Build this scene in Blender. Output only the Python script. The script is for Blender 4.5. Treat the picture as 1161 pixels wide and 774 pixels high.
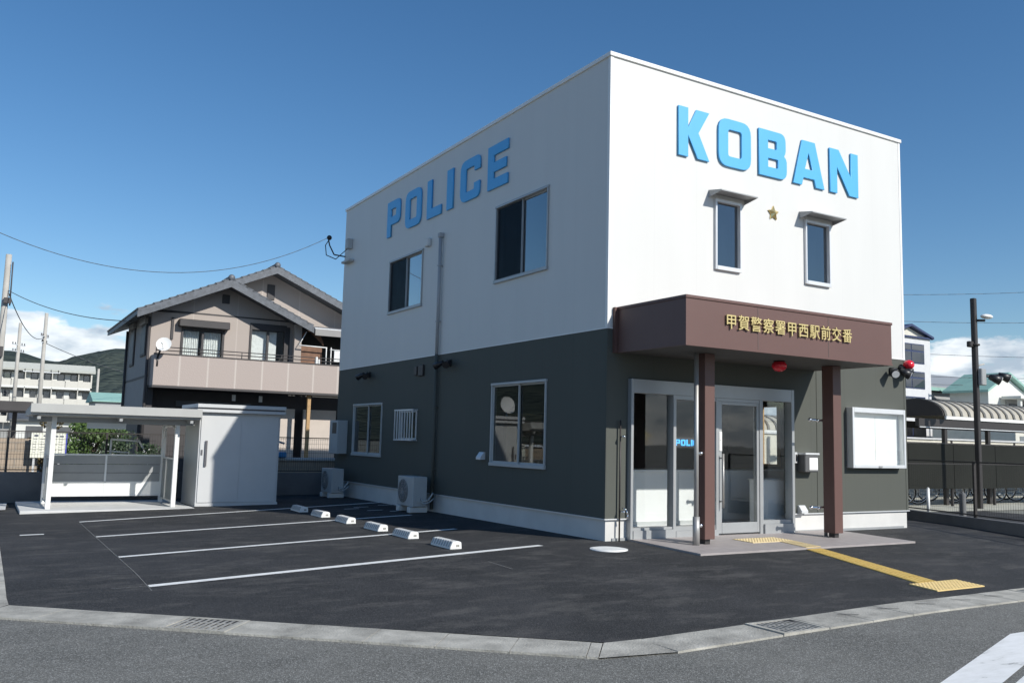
import bpy, bmesh, math, random
from mathutils import Vector, Matrix
random.seed(7)
for o in list(bpy.data.objects): bpy.data.objects.remove(o)
S = bpy.context.scene
COL = S.collection
# ------------------------------------------------------------------ camera
cam_d = bpy.data.cameras.new('camera'); cam = bpy.data.objects.new('camera', cam_d); COL.objects.link(cam)
S.camera = cam
cam_d.sensor_width = 36; cam_d.lens = 1000.8/1161*36; cam_d.clip_end = 6000; cam_d.clip_start = .1
yaw, pit, rol = .5367, .1118, .0252
f_ = Vector((math.sin(yaw)*math.cos(pit), math.cos(yaw)*math.cos(pit), math.sin(pit)))
r_ = Vector((math.cos(yaw), -math.sin(yaw), 0)); u_ = r_.cross(f_)
r2 = r_*math.cos(rol)+u_*math.sin(rol); u2 = u_*math.cos(rol)-r_*math.sin(rol)
cam.matrix_world = Matrix(((r2.x, u2.x, -f_.x, -8.167), (r2.y, u2.y, -f_.y, -10.858), (r2.z, u2.z, -f_.z, 1.146), (0, 0, 0, 1)))
S.render.resolution_x = 1024; S.render.resolution_y = 682
# ------------------------------------------------------------------ sun and sky
SUN = Vector((.40, -1, .72)).normalized()
sd = bpy.data.lights.new('sun', 'SUN'); so = bpy.data.objects.new('sun', sd); COL.objects.link(so)
so.rotation_euler = SUN.to_track_quat('Z', 'Y').to_euler(); so.location = (10, -25, 20)
sd.energy = 4.8; sd.angle = math.radians(.5); sd.color = (1, .965, .90)
W = bpy.data.worlds.new('World'); S.world = W; W.use_nodes = True
nt = W.node_tree; nt.nodes.clear()
def wn(t, **k):
    n = nt.nodes.new(t)
    for a, b in k.items(): setattr(n, a, b)
    return n
sky = wn('ShaderNodeTexSky', sky_type='NISHITA', sun_disc=False, sun_elevation=math.asin(SUN.z), sun_rotation=math.atan2(SUN.x, SUN.y),
         altitude=0, air_density=1.0, dust_density=.25, ozone_density=3.0)
tc = wn('ShaderNodeTexCoord'); sep = wn('ShaderNodeSeparateXYZ'); nt.links.new(tc.outputs['Generated'], sep.inputs[0])
mp = wn('ShaderNodeMapping'); mp.inputs['Scale'].default_value = (1, 1, 2.6); nt.links.new(tc.outputs['Generated'], mp.inputs[0])
nz = wn('ShaderNodeTexNoise'); nz.inputs['Scale'].default_value = 9; nz.inputs['Detail'].default_value = 9; nz.inputs['Roughness'].default_value = .58
nt.links.new(mp.outputs[0], nz.inputs[0])
# cumulus bank low over the horizon: threshold of the noise rises with elevation
el = wn('ShaderNodeMapRange'); el.inputs[1].default_value = .095; el.inputs[2].default_value = .15; el.inputs[3].default_value = .37; el.inputs[4].default_value = .70
nt.links.new(sep.outputs[2], el.inputs[0])
sub = wn('ShaderNodeMath', operation='SUBTRACT'); nt.links.new(nz.outputs[0], sub.inputs[0]); nt.links.new(el.outputs[0], sub.inputs[1])
cm = wn('ShaderNodeMapRange', interpolation_type='SMOOTHSTEP'); cm.inputs[1].default_value = 0; cm.inputs[2].default_value = .09; cm.inputs[4].default_value = .9
nt.links.new(sub.outputs[0], cm.inputs[0])
nz2 = wn('ShaderNodeTexNoise'); nz2.inputs['Scale'].default_value = 16; nz2.inputs['Detail'].default_value = 6; nt.links.new(mp.outputs[0], nz2.inputs[0])
cr = wn('ShaderNodeValToRGB'); cr.color_ramp.elements[0].position = .38; cr.color_ramp.elements[0].color = (4.0, 4.8, 5.8, 1)
cr.color_ramp.elements[1].position = .62; cr.color_ramp.elements[1].color = (9.6, 9.9, 10.1, 1)
nt.links.new(nz2.outputs[0], cr.inputs[0])
mx = wn('ShaderNodeMix', data_type='RGBA'); hs = wn('ShaderNodeHueSaturation'); hs.inputs['Saturation'].default_value = 1.22; nt.links.new(sky.outputs[0], hs.inputs['Color']); nt.links.new(cm.outputs[0], mx.inputs['Factor']); nt.links.new(hs.outputs[0], mx.inputs['A']); nt.links.new(cr.outputs[0], mx.inputs['B'])
bg = wn('ShaderNodeBackground'); bg.inputs[1].default_value = .118; nt.links.new(mx.outputs['Result'], bg.inputs[0])
wo = wn('ShaderNodeOutputWorld'); nt.links.new(bg.outputs[0], wo.inputs[0])
S.view_settings.view_transform = 'Standard'; S.view_settings.look = 'None'; S.view_settings.gamma = 1
S.view_settings.use_curve_mapping = False; S.view_settings.exposure = 0.0
S.cycles.max_bounces = 8; S.cycles.transparent_max_bounces = 12

# ------------------------------------------------------------------ materials
def mat(name, col, rough=.6, metal=0, var=0, vs=3, bump=0, bs=40, spec=.5, coords='Object', col2=None, dist=.01):
    m = bpy.data.materials.new(name); m.use_nodes = True; t = m.node_tree; N = t.nodes; K = t.links
    p = N['Principled BSDF']; p.inputs['Roughness'].default_value = rough; p.inputs['Metallic'].default_value = metal
    p.inputs['Specular IOR Level'].default_value = spec; p.inputs['Base Color'].default_value = (*col, 1)
    tcn = N.new('ShaderNodeTexCoord')
    if var:
        n = N.new('ShaderNodeTexNoise'); n.inputs['Scale'].default_value = vs; n.inputs['Detail'].default_value = 7; n.inputs['Roughness'].default_value = .6
        K.new(tcn.outputs[coords], n.inputs[0])
        r = N.new('ShaderNodeValToRGB'); c2 = col2 or tuple(min(1, c*(1+var)) for c in col)
        r.color_ramp.elements[0].position = .3; r.color_ramp.elements[0].color = (*[c*(1-var) for c in col], 1)
        r.color_ramp.elements[1].position = .7; r.color_ramp.elements[1].color = (*c2, 1)
        K.new(n.outputs[0], r.inputs[0]); K.new(r.outputs[0], p.inputs['Base Color'])
    if bump:
        n = N.new('ShaderNodeTexNoise'); n.inputs['Scale'].default_value = bs; n.inputs['Detail'].default_value = 4
        K.new(tcn.outputs[coords], n.inputs[0]); b = N.new('ShaderNodeBump'); b.inputs['Strength'].default_value = bump; b.inputs['Distance'].default_value = dist
        K.new(n.outputs[0], b.inputs['Height']); K.new(b.outputs[0], p.inputs['Normal'])
    return m
def node(m, t, **k):
    n = m.node_tree.nodes.new(t)
    for a, b in k.items(): setattr(n, a, b)
    return n

def siding(name, col, rough, period, axis, line=.78, seam=.909, gloss=.35):
    # metal siding: fine embossed grooves, panel joints every 'seam' metres, faint weathering
    m = mat(name, col, rough, spec=gloss); t = m.node_tree; K = t.links; p = t.nodes['Principled BSDF']
    g = node(m, 'ShaderNodeNewGeometry'); s = node(m, 'ShaderNodeSeparateXYZ'); K.new(g.outputs['Position'], s.inputs[0])
    ad = node(m, 'ShaderNodeMath', operation='ADD'); K.new(s.outputs[0], ad.inputs[0]); K.new(s.outputs[1], ad.inputs[1])
    src = ad.outputs[0] if axis == 'H' else s.outputs[2]
    def saw(v, per, w):
        d = node(m, 'ShaderNodeMath', operation='DIVIDE'); K.new(v, d.inputs[0]); d.inputs[1].default_value = per
        fr = node(m, 'ShaderNodeMath', operation='FRACT'); K.new(d.outputs[0], fr.inputs[0])
        pg = node(m, 'ShaderNodeMath', operation='LESS_THAN'); K.new(fr.outputs[0], pg.inputs[0]); pg.inputs[1].default_value = w
        return fr, pg
    fr, gv = saw(src, period, .12); _, sm = saw(src, seam, .012)
    n = node(m, 'ShaderNodeTexNoise'); n.inputs['Scale'].default_value = .7; n.inputs['Detail'].default_value = 8
    st = node(m, 'ShaderNodeMapping'); st.inputs['Scale'].default_value = (3, 3, .5); K.new(g.outputs['Position'], st.inputs[0]); K.new(st.outputs[0], n.inputs[0])
    r = node(m, 'ShaderNodeMapRange'); r.inputs[1].default_value = .3; r.inputs[2].default_value = .7; r.inputs[3].default_value = .975; r.inputs[4].default_value = 1.01
    K.new(n.outputs[0], r.inputs[0])
    a = node(m, 'ShaderNodeMath', operation='MULTIPLY_ADD'); K.new(sm.outputs[0], a.inputs[0]); a.inputs[1].default_value = line-1; K.new(r.outputs[0], a.inputs[2])
    v = node(m, 'ShaderNodeVectorMath', operation='SCALE'); v.inputs[0].default_value = col; K.new(a.outputs[0], v.inputs['Scale'])
    K.new(v.outputs[0], p.inputs['Base Color'])
    hh = node(m, 'ShaderNodeMath', operation='ADD'); K.new(gv.outputs[0], hh.inputs[0]); K.new(sm.outputs[0], hh.inputs[1])
    b = node(m, 'ShaderNodeBump', invert=True); b.inputs['Strength'].default_value = .12; b.inputs['Distance'].default_value = .004
    K.new(hh.outputs[0], b.inputs['Height']); K.new(b.outputs[0], p.inputs['Normal'])
    return m

def asphalt(name, dark, light, pale, patch, scale, speck):
    m = mat(name, dark, .85, spec=.3); t = m.node_tree; K = t.links; p = t.nodes['Principled BSDF']
    g = node(m, 'ShaderNodeNewGeometry')
    big = node(m, 'ShaderNodeTexNoise'); big.inputs['Scale'].default_value = .75; big.inputs['Detail'].default_value = 6; big.inputs['Roughness'].default_value = .62; big.inputs['Distortion'].default_value = .6
    K.new(g.outputs['Position'], big.inputs[0])
    r = node(m, 'ShaderNodeValToRGB'); r.color_ramp.elements[0].position = .33; r.color_ramp.elements[0].color = (*dark, 1)
    r.color_ramp.elements[1].position = .66; r.color_ramp.elements[1].color = (*light, 1); K.new(big.outputs[0], r.inputs[0])
    # dusty scuffs
    sm = node(m, 'ShaderNodeMapping'); sm.inputs['Rotation'].default_value = (0, 0, .5); sm.inputs['Scale'].default_value = (1.1, 2.4, 1); K.new(g.outputs['Position'], sm.inputs[0])
    sn = node(m, 'ShaderNodeTexNoise'); sn.inputs['Scale'].default_value = 1.3; sn.inputs['Detail'].default_value = 8; sn.inputs['Roughness'].default_value = .68; K.new(sm.outputs[0], sn.inputs[0])
    sr = node(m, 'ShaderNodeMapRange'); sr.inputs[1].default_value = .50; sr.inputs[2].default_value = .76; sr.inputs[3].default_value = 0; sr.inputs[4].default_value = patch; K.new(sn.outputs[0], sr.inputs[0])
    m1 = node(m, 'ShaderNodeMix', data_type='RGBA'); K.new(sr.outputs[0], m1.inputs['Factor']); K.new(r.outputs[0], m1.inputs['A']); m1.inputs['B'].default_value = (*pale, 1)
    # aggregate
    vo = node(m, 'ShaderNodeTexVoronoi'); vo.inputs['Scale'].default_value = scale; K.new(g.outputs['Position'], vo.inputs[0])
    vc = node(m, 'ShaderNodeSeparateColor'); K.new(vo.outputs['Color'], vc.inputs[0])
    vr = node(m, 'ShaderNodeMapRange'); vr.inputs[1].default_value = .55; vr.inputs[2].default_value = 1; vr.inputs[3].default_value = 0; vr.inputs[4].default_value = speck; K.new(vc.outputs[0], vr.inputs[0])
    m2 = node(m, 'ShaderNodeMix', data_type='RGBA'); K.new(vr.outputs[0], m2.inputs['Factor']); K.new(m1.outputs['Result'], m2.inputs['A']); m2.inputs['B'].default_value = (.52, .52, .49, 1)
    vd = node(m, 'ShaderNodeMapRange'); vd.inputs[1].default_value = 0; vd.inputs[2].default_value = .4; vd.inputs[3].default_value = .72; vd.inputs[4].default_value = 1.0; K.new(vc.outputs[1], vd.inputs[0])
    v = node(m, 'ShaderNodeVectorMath', operation='SCALE'); K.new(m2.outputs['Result'], v.inputs[0]); K.new(vd.outputs[0], v.inputs['Scale'])
    K.new(v.outputs[0], p.inputs['Base Color'])
    b = node(m, 'ShaderNodeBump'); b.inputs['Strength'].default_value = .6; b.inputs['Distance'].default_value = .004; K.new(vo.outputs['Distance'], b.inputs['Height']); K.new(b.outputs[0], p.inputs['Normal'])
    return m

def glass(name, tint=(.75, .8, .8), ior=1.5, boost=1.0):
    m = bpy.data.materials.new(name); m.use_nodes = True; t = m.node_tree; t.nodes.clear(); K = t.links
    o = node(m, 'ShaderNodeOutputMaterial'); mxs = node(m, 'ShaderNodeMixShader'); tr = node(m, 'ShaderNodeBsdfTransparent'); gl = node(m, 'ShaderNodeBsdfGlossy')
    tr.inputs[0].default_value = (*tint, 1); gl.inputs['Roughness'].default_value = .015; gl.inputs[0].default_value = (.95, .95, .95, 1)
    fr = node(m, 'ShaderNodeFresnel'); gm = node(m, 'ShaderNodeNewGeometry'); io = node(m, 'ShaderNodeMapRange'); io.inputs[3].default_value = ior; io.inputs[4].default_value = 1/ior; K.new(gm.outputs['Backfacing'], io.inputs[0]); K.new(io.outputs[0], fr.inputs[0])
    n = node(m, 'ShaderNodeTexNoise'); n.inputs['Scale'].default_value = 1.2; g = node(m, 'ShaderNodeNewGeometry'); K.new(g.outputs['Position'], n.inputs[0])
    b = node(m, 'ShaderNodeBump'); b.inputs['Strength'].default_value = .05; b.inputs['Distance'].default_value = .02; K.new(n.outputs[0], b.inputs['Height']); K.new(b.outputs[0], gl.inputs['Normal'])
    mu = node(m, 'ShaderNodeMath', operation='MULTIPLY', use_clamp=True); K.new(fr.outputs[0], mu.inputs[0]); mu.inputs[1].default_value = boost
    K.new(mu.outputs[0], mxs.inputs[0]); K.new(tr.outputs[0], mxs.inputs[1]); K.new(gl.outputs[0], mxs.inputs[2]); K.new(mxs.outputs[0], o.inputs[0])
    return m
def veil(name, col, alpha):
    m = bpy.data.materials.new(name); m.use_nodes = True; t = m.node_tree; t.nodes.clear()
    o = node(m, 'ShaderNodeOutputMaterial'); mxs = node(m, 'ShaderNodeMixShader'); tr = node(m, 'ShaderNodeBsdfTransparent'); d = node(m, 'ShaderNodeBsdfDiffuse')
    n = node(m, 'ShaderNodeTexNoise'); n.inputs['Scale'].default_value = 6
    r = node(m, 'ShaderNodeMapRange'); r.inputs[3].default_value = alpha-.06; r.inputs[4].default_value = alpha+.06; t.links.new(n.outputs[0], r.inputs[0]); t.links.new(r.outputs[0], mxs.inputs[0])
    d.inputs[0].default_value = (*col, 1)
    t.links.new(tr.outputs[0], mxs.inputs[1]); t.links.new(d.outputs[0], mxs.inputs[2]); t.links.new(mxs.outputs[0], o.inputs[0])
    return m
def blocks(name, c1, c2, mortar, bw, bh, bump=.4, rough=.8, msize=.012, offset=.5):
    m = mat(name, c1, rough, spec=.3); t = m.node_tree; K = t.links; p = t.nodes['Principled BSDF']
    g = node(m, 'ShaderNodeNewGeometry'); s = node(m, 'ShaderNodeSeparateXYZ'); K.new(g.outputs['Position'], s.inputs[0])
    ad = node(m, 'ShaderNodeMath', operation='ADD'); K.new(s.outputs[0], ad.inputs[0]); K.new(s.outputs[1], ad.inputs[1])
    cb = node(m, 'ShaderNodeCombineXYZ'); K.new(ad.outputs[0], cb.inputs[0]); K.new(s.outputs[2], cb.inputs[1])
    br = node(m, 'ShaderNodeTexBrick', offset=offset); br.inputs['Scale'].default_value = 1; br.inputs['Brick Width'].default_value = bw; br.inputs['Row Height'].default_value = bh
    br.inputs['Mortar Size'].default_value = msize; br.inputs['Color1'].default_value = (*c1, 1); br.inputs['Color2'].default_value = (*c2, 1); br.inputs['Mortar'].default_value = (*mortar, 1)
    K.new(cb.outputs[0], br.inputs[0]); K.new(br.outputs[0], p.inputs['Base Color'])
    n = node(m, 'ShaderNodeTexNoise'); n.inputs['Scale'].default_value = 30; n.inputs['Detail'].default_value = 5; K.new(g.outputs['Position'], n.inputs[0])
    b = node(m, 'ShaderNodeBump'); b.inputs['Strength'].default_value = bump; b.inputs['Distance'].default_value = .01; K.new(n.outputs[0], b.inputs['Height']); K.new(b.outputs[0], p.inputs['Normal'])
    return m

M = dict(
    white=siding('white_siding', (.665, .66, .63), .5, .1, 'H', line=.965),
    dark=siding('dark_siding', (.100, .105, .092), .65, .1, 'H', line=.9, gloss=.12),
    plinth=mat('plinth_concrete', (.62, .61, .58), .8, var=.06, vs=2, bump=.1, bs=60),
    cap=mat('white_metal', (.80, .80, .77), .4, var=.03, vs=2),
    alu=mat('satin_aluminium', (.40, .41, .41), .42, metal=.35, var=.05, vs=3),
    alul=mat('light_aluminium', (.70, .71, .71), .4, metal=.25, var=.04, vs=3),
    steel=mat('stainless', (.42, .41, .39), .45, metal=.5, var=.05, vs=6),
    chrome=mat('chrome', (.85, .85, .85), .12, metal=1, var=.02),
    brown=mat('brown_panel', (.128, .066, .054), .5, var=.05, vs=1.2),
    soffit=mat('soffit', (.10, .095, .09), .7, var=.05),
    cyan=mat('cyan_letter', (.09, .42, .78), .45, var=.02, vs=2),
    gold=mat('gold_letter', (.62, .50, .22), .45, metal=.25, var=.08, vs=20),
    brass=mat('brass', (.85, .65, .28), .25, metal=.9, var=.05),
    black=mat('black_plastic', (.02, .02, .022), .4, var=.1, vs=8),
    blackm=mat('dark_bronze', (.035, .030, .028), .5, var=.1, vs=6),
    red=mat('red_lens', (.70, .02, .04), .15, var=.1, vs=5),
    glass=glass('clear_glass', (.97, .98, .975)), glassm=glass('mirror_glass', (.35, .4, .45), 1.55, 2.9), glassd=glass('dim_glass', (.45, .5, .5), 1.5, 1.3),
    screen=veil('insect_screen', (.02, .024, .03), .42),
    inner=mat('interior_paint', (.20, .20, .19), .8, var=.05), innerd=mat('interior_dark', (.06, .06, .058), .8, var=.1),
    counter=mat('counter_white', (.88, .885, .88), .5, var=.03), wood=mat('wood', (.45, .28, .13), .5, var=.2, vs=12),
    lot=asphalt('new_asphalt', (.017, .0175, .0185), (.036, .036, .0375), (.135, .128, .118), .60, 150, .12),
    road=asphalt('old_asphalt', (.106, .105, .095), (.150, .148, .133), (.22, .215, .195), .50, 120, .45),
    kerb=mat('kerb_concrete', (.38, .365, .32), .9, var=.33, vs=3.5, bump=.8, bs=50),
    slab=mat('slab_concrete', (.60, .60, .58), .85, var=.08, vs=3, bump=.2, bs=60),
    apron=mat('apron_tile', (.36, .325, .31), .6, var=.10, vs=7, bump=.1),
    paint=mat('road_paint', (.78, .78, .75), .6, var=.10, vs=9, bump=.4, bs=150),
    yellow=mat('tactile_yellow', (.78, .53, .14), .6, var=.08, vs=14, bump=.2),
    ivory=mat('tactile_ivory', (.75, .60, .33), .6, var=.08, vs=14, bump=.2),
    iron=mat('iron_grate', (.34, .33, .30), .7, metal=.2, var=.3, vs=20), hole=mat('drain_dark', (.012, .012, .012), .9, var=.2),
    acw=mat('ac_casing', (.45, .46, .45), .5, var=.04), acg=mat('ac_grille', (.12, .12, .12), .6, var=.1),
    shed=mat('shed_steel', (.56, .565, .56), .4, var=.03, vs=2), shedd=mat('shed_trim', (.10, .10, .11), .5, var=.1),
    cream=mat('powder_coat', (.62, .62, .58), .45, var=.03), greyp=mat('grey_panel', (.33, .34, .34), .5, var=.05), pale=veil('clear_panel', (.35, .37, .36), .55),
    tile_roof=mat('roof_tile', (.10, .11, .125), .5, var=.3, vs=8), hwall=blocks('house_wall', (.42, .365, .325), (.385, .335, .30), (.47, .415, .375), 1.5, 30.0, .3, msize=.02),
    balc=blocks('balcony_panel', (.43, .365, .33), (.41, .35, .315), (.52, .465, .42), .92, 30.0, .6, msize=.03, offset=0),
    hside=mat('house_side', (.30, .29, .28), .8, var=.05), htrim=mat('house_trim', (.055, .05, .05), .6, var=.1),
    curtain=mat('curtain', (.75, .77, .76), .9, var=.12, vs=9), porch=mat('porch_panel', (.55, .48, .42), .8, var=.05),
    bark=mat('bark', (.10, .075, .05), .9, var=.3), leaf=mat('leaf', (.085, .145, .035), .6, var=.5, vs=2.5), leaf2=mat('shrub_leaf', (.045, .075, .035), .6, var=.4, vs=3),
    conc=mat('pole_concrete', (.42, .40, .36), .85, var=.1, vs=2), wire=mat('cable', (.09, .095, .10), .6, var=.1),
    apt=mat('apartment_wall', (.58, .56, .50), .85, var=.06), aptr=mat('apartment_roof', (.42, .43, .39), .8, var=.08), aptd=mat('apartment_dark', (.09, .095, .10), .5, var=.2),
    towerw=mat('tower_tile', (.60, .60, .60), .7, var=.05), navy=mat('navy_trim', (.03, .045, .11), .5, var=.1), bglass=glass('blue_glass', (.15, .25, .4), 1.5, 2.5),
    green=mat('green_roof', (.27, .46, .40), .6, var=.08), hw=mat('white_render', (.66, .66, .62), .8, var=.03), grey=mat('grey_wall', (.36, .36, .36), .8, var=.06),
    rib=mat('ribbed_polycarbonate', (.44, .405, .33), .4, var=.05), ribd=mat('rib_dark', (.12, .115, .10), .5, var=.1), panel=mat('smoked_panel', (.020, .021, .018), .6, var=.15, vs=.6, spec=.1),
    pale2=mat('pale_wall', (.62, .60, .52), .8, var=.08), bike=mat('bike_frame', (.50, .52, .55), .3, metal=.6, var=.1), rubber=mat('tyre_rubber', (.02, .02, .02), .8, var=.1),
    wallk=mat('fence_kerb', (.15, .15, .15), .9, var=.15, vs=2, bump=.3), brick=blocks('yard_block', (.42, .34, .26), (.36, .29, .22), (.28, .25, .21), .4, .2),
    board=mat('board_sheet', (.88, .88, .86), .5, var=.02), signy=mat('sign_face', (.82, .82, .70), .5, var=.03), ink=mat('print_ink', (.12, .13, .16), .7, var=.1),
    bluee=mat('blue_edge', (.05, .06, .35), .5, var=.1), redw=mat('red_wall', (.35, .04, .05), .6, var=.1), cargl=mat('car_paint', (.70, .74, .78), .25, var=.02),
    soil=mat('far_ground', (.20, .20, .17), .95, var=.25, vs=.08), gravel=mat('pale_ground', (.42, .41, .34), .95, var=.2, vs=1.5),
    boxg=mat('mailbox_grey', (.13, .13, .13), .4, metal=.2, var=.05), gutg=mat('gutter_grey', (.42, .42, .40), .5, var=.04), piped=mat('pipe_grey', (.36, .37, .38), .5, var=.04),
    yellow2=mat('tactile_pad_yellow', (.80, .59, .25), .6, var=.08, vs=14, bump=.2),
    chalk=veil('chalk_line', (.55, .55, .52), .35),
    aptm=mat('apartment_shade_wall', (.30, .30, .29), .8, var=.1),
    brownb=mat('umbrella_cloth', (.20, .11, .07), .8, var=.3, vs=5),
)
led = bpy.data.materials.new('blue_led'); led.use_nodes = True
p_ = led.node_tree.nodes['Principled BSDF']; p_.inputs['Base Color'].default_value = (.02, .2, .5, 1); p_.inputs['Emission Color'].default_value = (.05, .45, 1, 1); p_.inputs['Emission Strength'].default_value = 1.3
M['led'] = led
def worn():
    m = mat('worn_paint', (.78, .78, .75), .65); t = m.node_tree; K = t.links; p = t.nodes['Principled BSDF']; g = node(m, 'ShaderNodeNewGeometry')
    mp_ = node(m, 'ShaderNodeMapping'); mp_.inputs['Rotation'].default_value = (0, 0, .35); mp_.inputs['Scale'].default_value = (3, 9, 1); K.new(g.outputs['Position'], mp_.inputs[0])
    n = node(m, 'ShaderNodeTexNoise'); n.inputs['Scale'].default_value = .9; n.inputs['Detail'].default_value = 9; n.inputs['Roughness'].default_value = .72; K.new(mp_.outputs[0], n.inputs[0])
    r = node(m, 'ShaderNodeValToRGB'); e = r.color_ramp.elements; e[0].position = .30; e[0].color = (.20, .20, .19, 1); e[1].position = .40; e[1].color = (.70, .70, .67, 1); x = e.new(.62); x.color = (.80, .80, .78, 1)
    K.new(n.outputs[0], r.inputs[0]); K.new(r.outputs[0], p.inputs['Base Color']); return m
M['worn'] = worn()
def hillmat():
    m = mat('forested_hill', (.03, .045, .02), 1, spec=.1); t = m.node_tree; K = t.links; p = t.nodes['Principled BSDF']
    g = node(m, 'ShaderNodeNewGeometry'); v = node(m, 'ShaderNodeTexVoronoi'); v.inputs['Scale'].default_value = .11; K.new(g.outputs['Position'], v.inputs[0])
    n = node(m, 'ShaderNodeTexNoise'); n.inputs['Scale'].default_value = .018; n.inputs['Detail'].default_value = 8; K.new(g.outputs['Position'], n.inputs[0])
    r = node(m, 'ShaderNodeValToRGB'); r.color_ramp.elements[0].position = .35; r.color_ramp.elements[0].color = (.038, .052, .048, 1); r.color_ramp.elements[1].position = .7; r.color_ramp.elements[1].color = (.078, .092, .074, 1)  # lighter, bluish tones put distance haze into the hill colour
    K.new(n.outputs[0], r.inputs[0]); K.new(r.outputs[0], p.inputs['Base Color'])
    b = node(m, 'ShaderNodeBump', invert=True); b.inputs['Strength'].default_value = 1; b.inputs['Distance'].default_value = 5; K.new(v.outputs['Distance'], b.inputs['Height']); K.new(b.outputs[0], p.inputs['Normal'])
    return m
M['hill'] = hillmat()

# ------------------------------------------------------------------ mesh helpers
class MB:
    def __init__(s): s.b = bmesh.new()
    def box(s, x0, y0, z0, x1, y1, z1, bev=0):
        x0, x1 = sorted((x0, x1)); y0, y1 = sorted((y0, y1)); z0, z1 = sorted((z0, z1))
        v = [s.b.verts.new((x, y, z)) for x in (x0, x1) for y in (y0, y1) for z in (z0, z1)]
        F = [(0, 1, 3, 2), (4, 6, 7, 5), (0, 4, 5, 1), (2, 3, 7, 6), (0, 2, 6, 4), (1, 5, 7, 3)]
        fs = [s.b.faces.new([v[i] for i in f]) for f in F]
        if bev:
            es = list({e for f in fs for e in f.edges})
            bmesh.ops.bevel(s.b, geom=es, offset=bev, segments=1, affect='EDGES')
        return s
    def obox(s, c, ux, hx, hy, z0, z1, bev=0):
        # box centred at c=(x,y), long axis direction ux (2d), half sizes hx, hy
        ux = Vector(ux).normalized(); uy = Vector((-ux.y, ux.x)); c = Vector(c)
        P = [c+ux*hx*a+uy*hy*b for a, b in ((-1, -1), (1, -1), (1, 1), (-1, 1))]
        return s.prism([(p.x, p.y) for p in P], 'z', z0, z1, bev)
    def prism(s, pts, ax, a, b, bev=0):
        def P(u, v, w): return {'z': (u, v, w), 'y': (u, w, v), 'x': (w, u, v)}[ax]
        A = [s.b.verts.new(P(u, v, a)) for u, v in pts]; B = [s.b.verts.new(P(u, v, b)) for u, v in pts]
        fs = [s.b.faces.new(A[::-1]), s.b.faces.new(B)]
        n = len(pts)
        for i in range(n): fs.append(s.b.faces.new((A[i], A[(i+1) % n], B[(i+1) % n], B[i])))
        if bev: bmesh.ops.bevel(s.b, geom=list({e for f in fs for e in f.edges}), offset=bev, segments=1, affect='EDGES')
        return s
    def cyl(s, p, q, r, r2=None, n=12, caps=True):
        p = Vector(p); q = Vector(q); r2 = r if r2 is None else r2; d = (q-p).normalized()
        a = d.orthogonal().normalized(); b = d.cross(a)
        A = []; B = []
        for i in range(n):
            t = 2*math.pi*i/n; w = a*math.cos(t)+b*math.sin(t); A.append(s.b.verts.new(p+w*r)); B.append(s.b.verts.new(q+w*r2))
        for i in range(n):
            f = s.b.faces.new((A[i], A[(i+1) % n], B[(i+1) % n], B[i])); f.smooth = True
        if caps: s.b.faces.new(A[::-1]); s.b.faces.new(B)
        return s
    def tube(s, pts, r, n=6):
        for a, b in zip(pts, pts[1:]): s.cyl(a, b, r, n=n)
        return s
    def ball(s, c, r, sc=(1, 1, 1), n=10):
        m = Matrix.Translation(c) @ Matrix.Diagonal((*sc, 1))
        g = bmesh.ops.create_uvsphere(s.b, u_segments=n+4, v_segments=n, radius=r, matrix=m)
        for v in g['verts']:
            for f in v.link_faces: f.smooth = True
        return s
    def ring(s, c, R, r, ax='x', n=28, k=6):
        c = Vector(c); a, b = {'x': (Vector((0, 1, 0)), Vector((0, 0, 1))), 'y': (Vector((1, 0, 0)), Vector((0, 0, 1))), 'z': (Vector((1, 0, 0)), Vector((0, 1, 0)))}[ax]; w = a.cross(b)
        V = [[s.b.verts.new(c+(a*math.cos(t)+b*math.sin(t))*(R+r*math.cos(u))+w*r*math.sin(u)) for u in [2*math.pi*j/k for j in range(k)]] for t in [2*math.pi*i/n for i in range(n)]]
        for i in range(n):
            for j in range(k):
                f = s.b.faces.new((V[i][j], V[(i+1) % n][j], V[(i+1) % n][(j+1) % k], V[i][(j+1) % k])); f.smooth = True
        return s
    def quad(s, *p):
        s.b.faces.new([s.b.verts.new(q) for q in p]); return s
    def build(s, name, m, parent=None, fix=True):
        if fix: bmesh.ops.recalc_face_normals(s.b, faces=s.b.faces[:])
        off = Vector((0, 0, 0)); q = parent
        while q is not None: off += q.location; q = q.parent
        for v in s.b.verts: v.co -= off
        me = bpy.data.meshes.new(name); s.b.to_mesh(me); s.b.free(); me.materials.append(M[m] if isinstance(m, str) else m)
        o = bpy.data.objects.new(name, me); COL.objects.link(o); o.parent = parent
        return o
def tag(o, label=None, cat=None, group=None, kind=None):
    if label: o['label'] = label
    if cat: o['category'] = cat
    if group: o['group'] = group
    if kind: o['kind'] = kind
    return o
def thing(name, loc, label, cat, group=None):
    o = bpy.data.objects.new(name, None); COL.objects.link(o); o.location = loc; o.empty_display_size = .1
    return tag(o, label, cat, group)
def kids(o): return [c for c in bpy.data.objects if c.parent == o]
def copy_tree(o, parent=None):
    c = o.copy(); COL.objects.link(c); c.parent = parent
    for ch in kids(o): copy_tree(ch, c)
    return c
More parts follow.
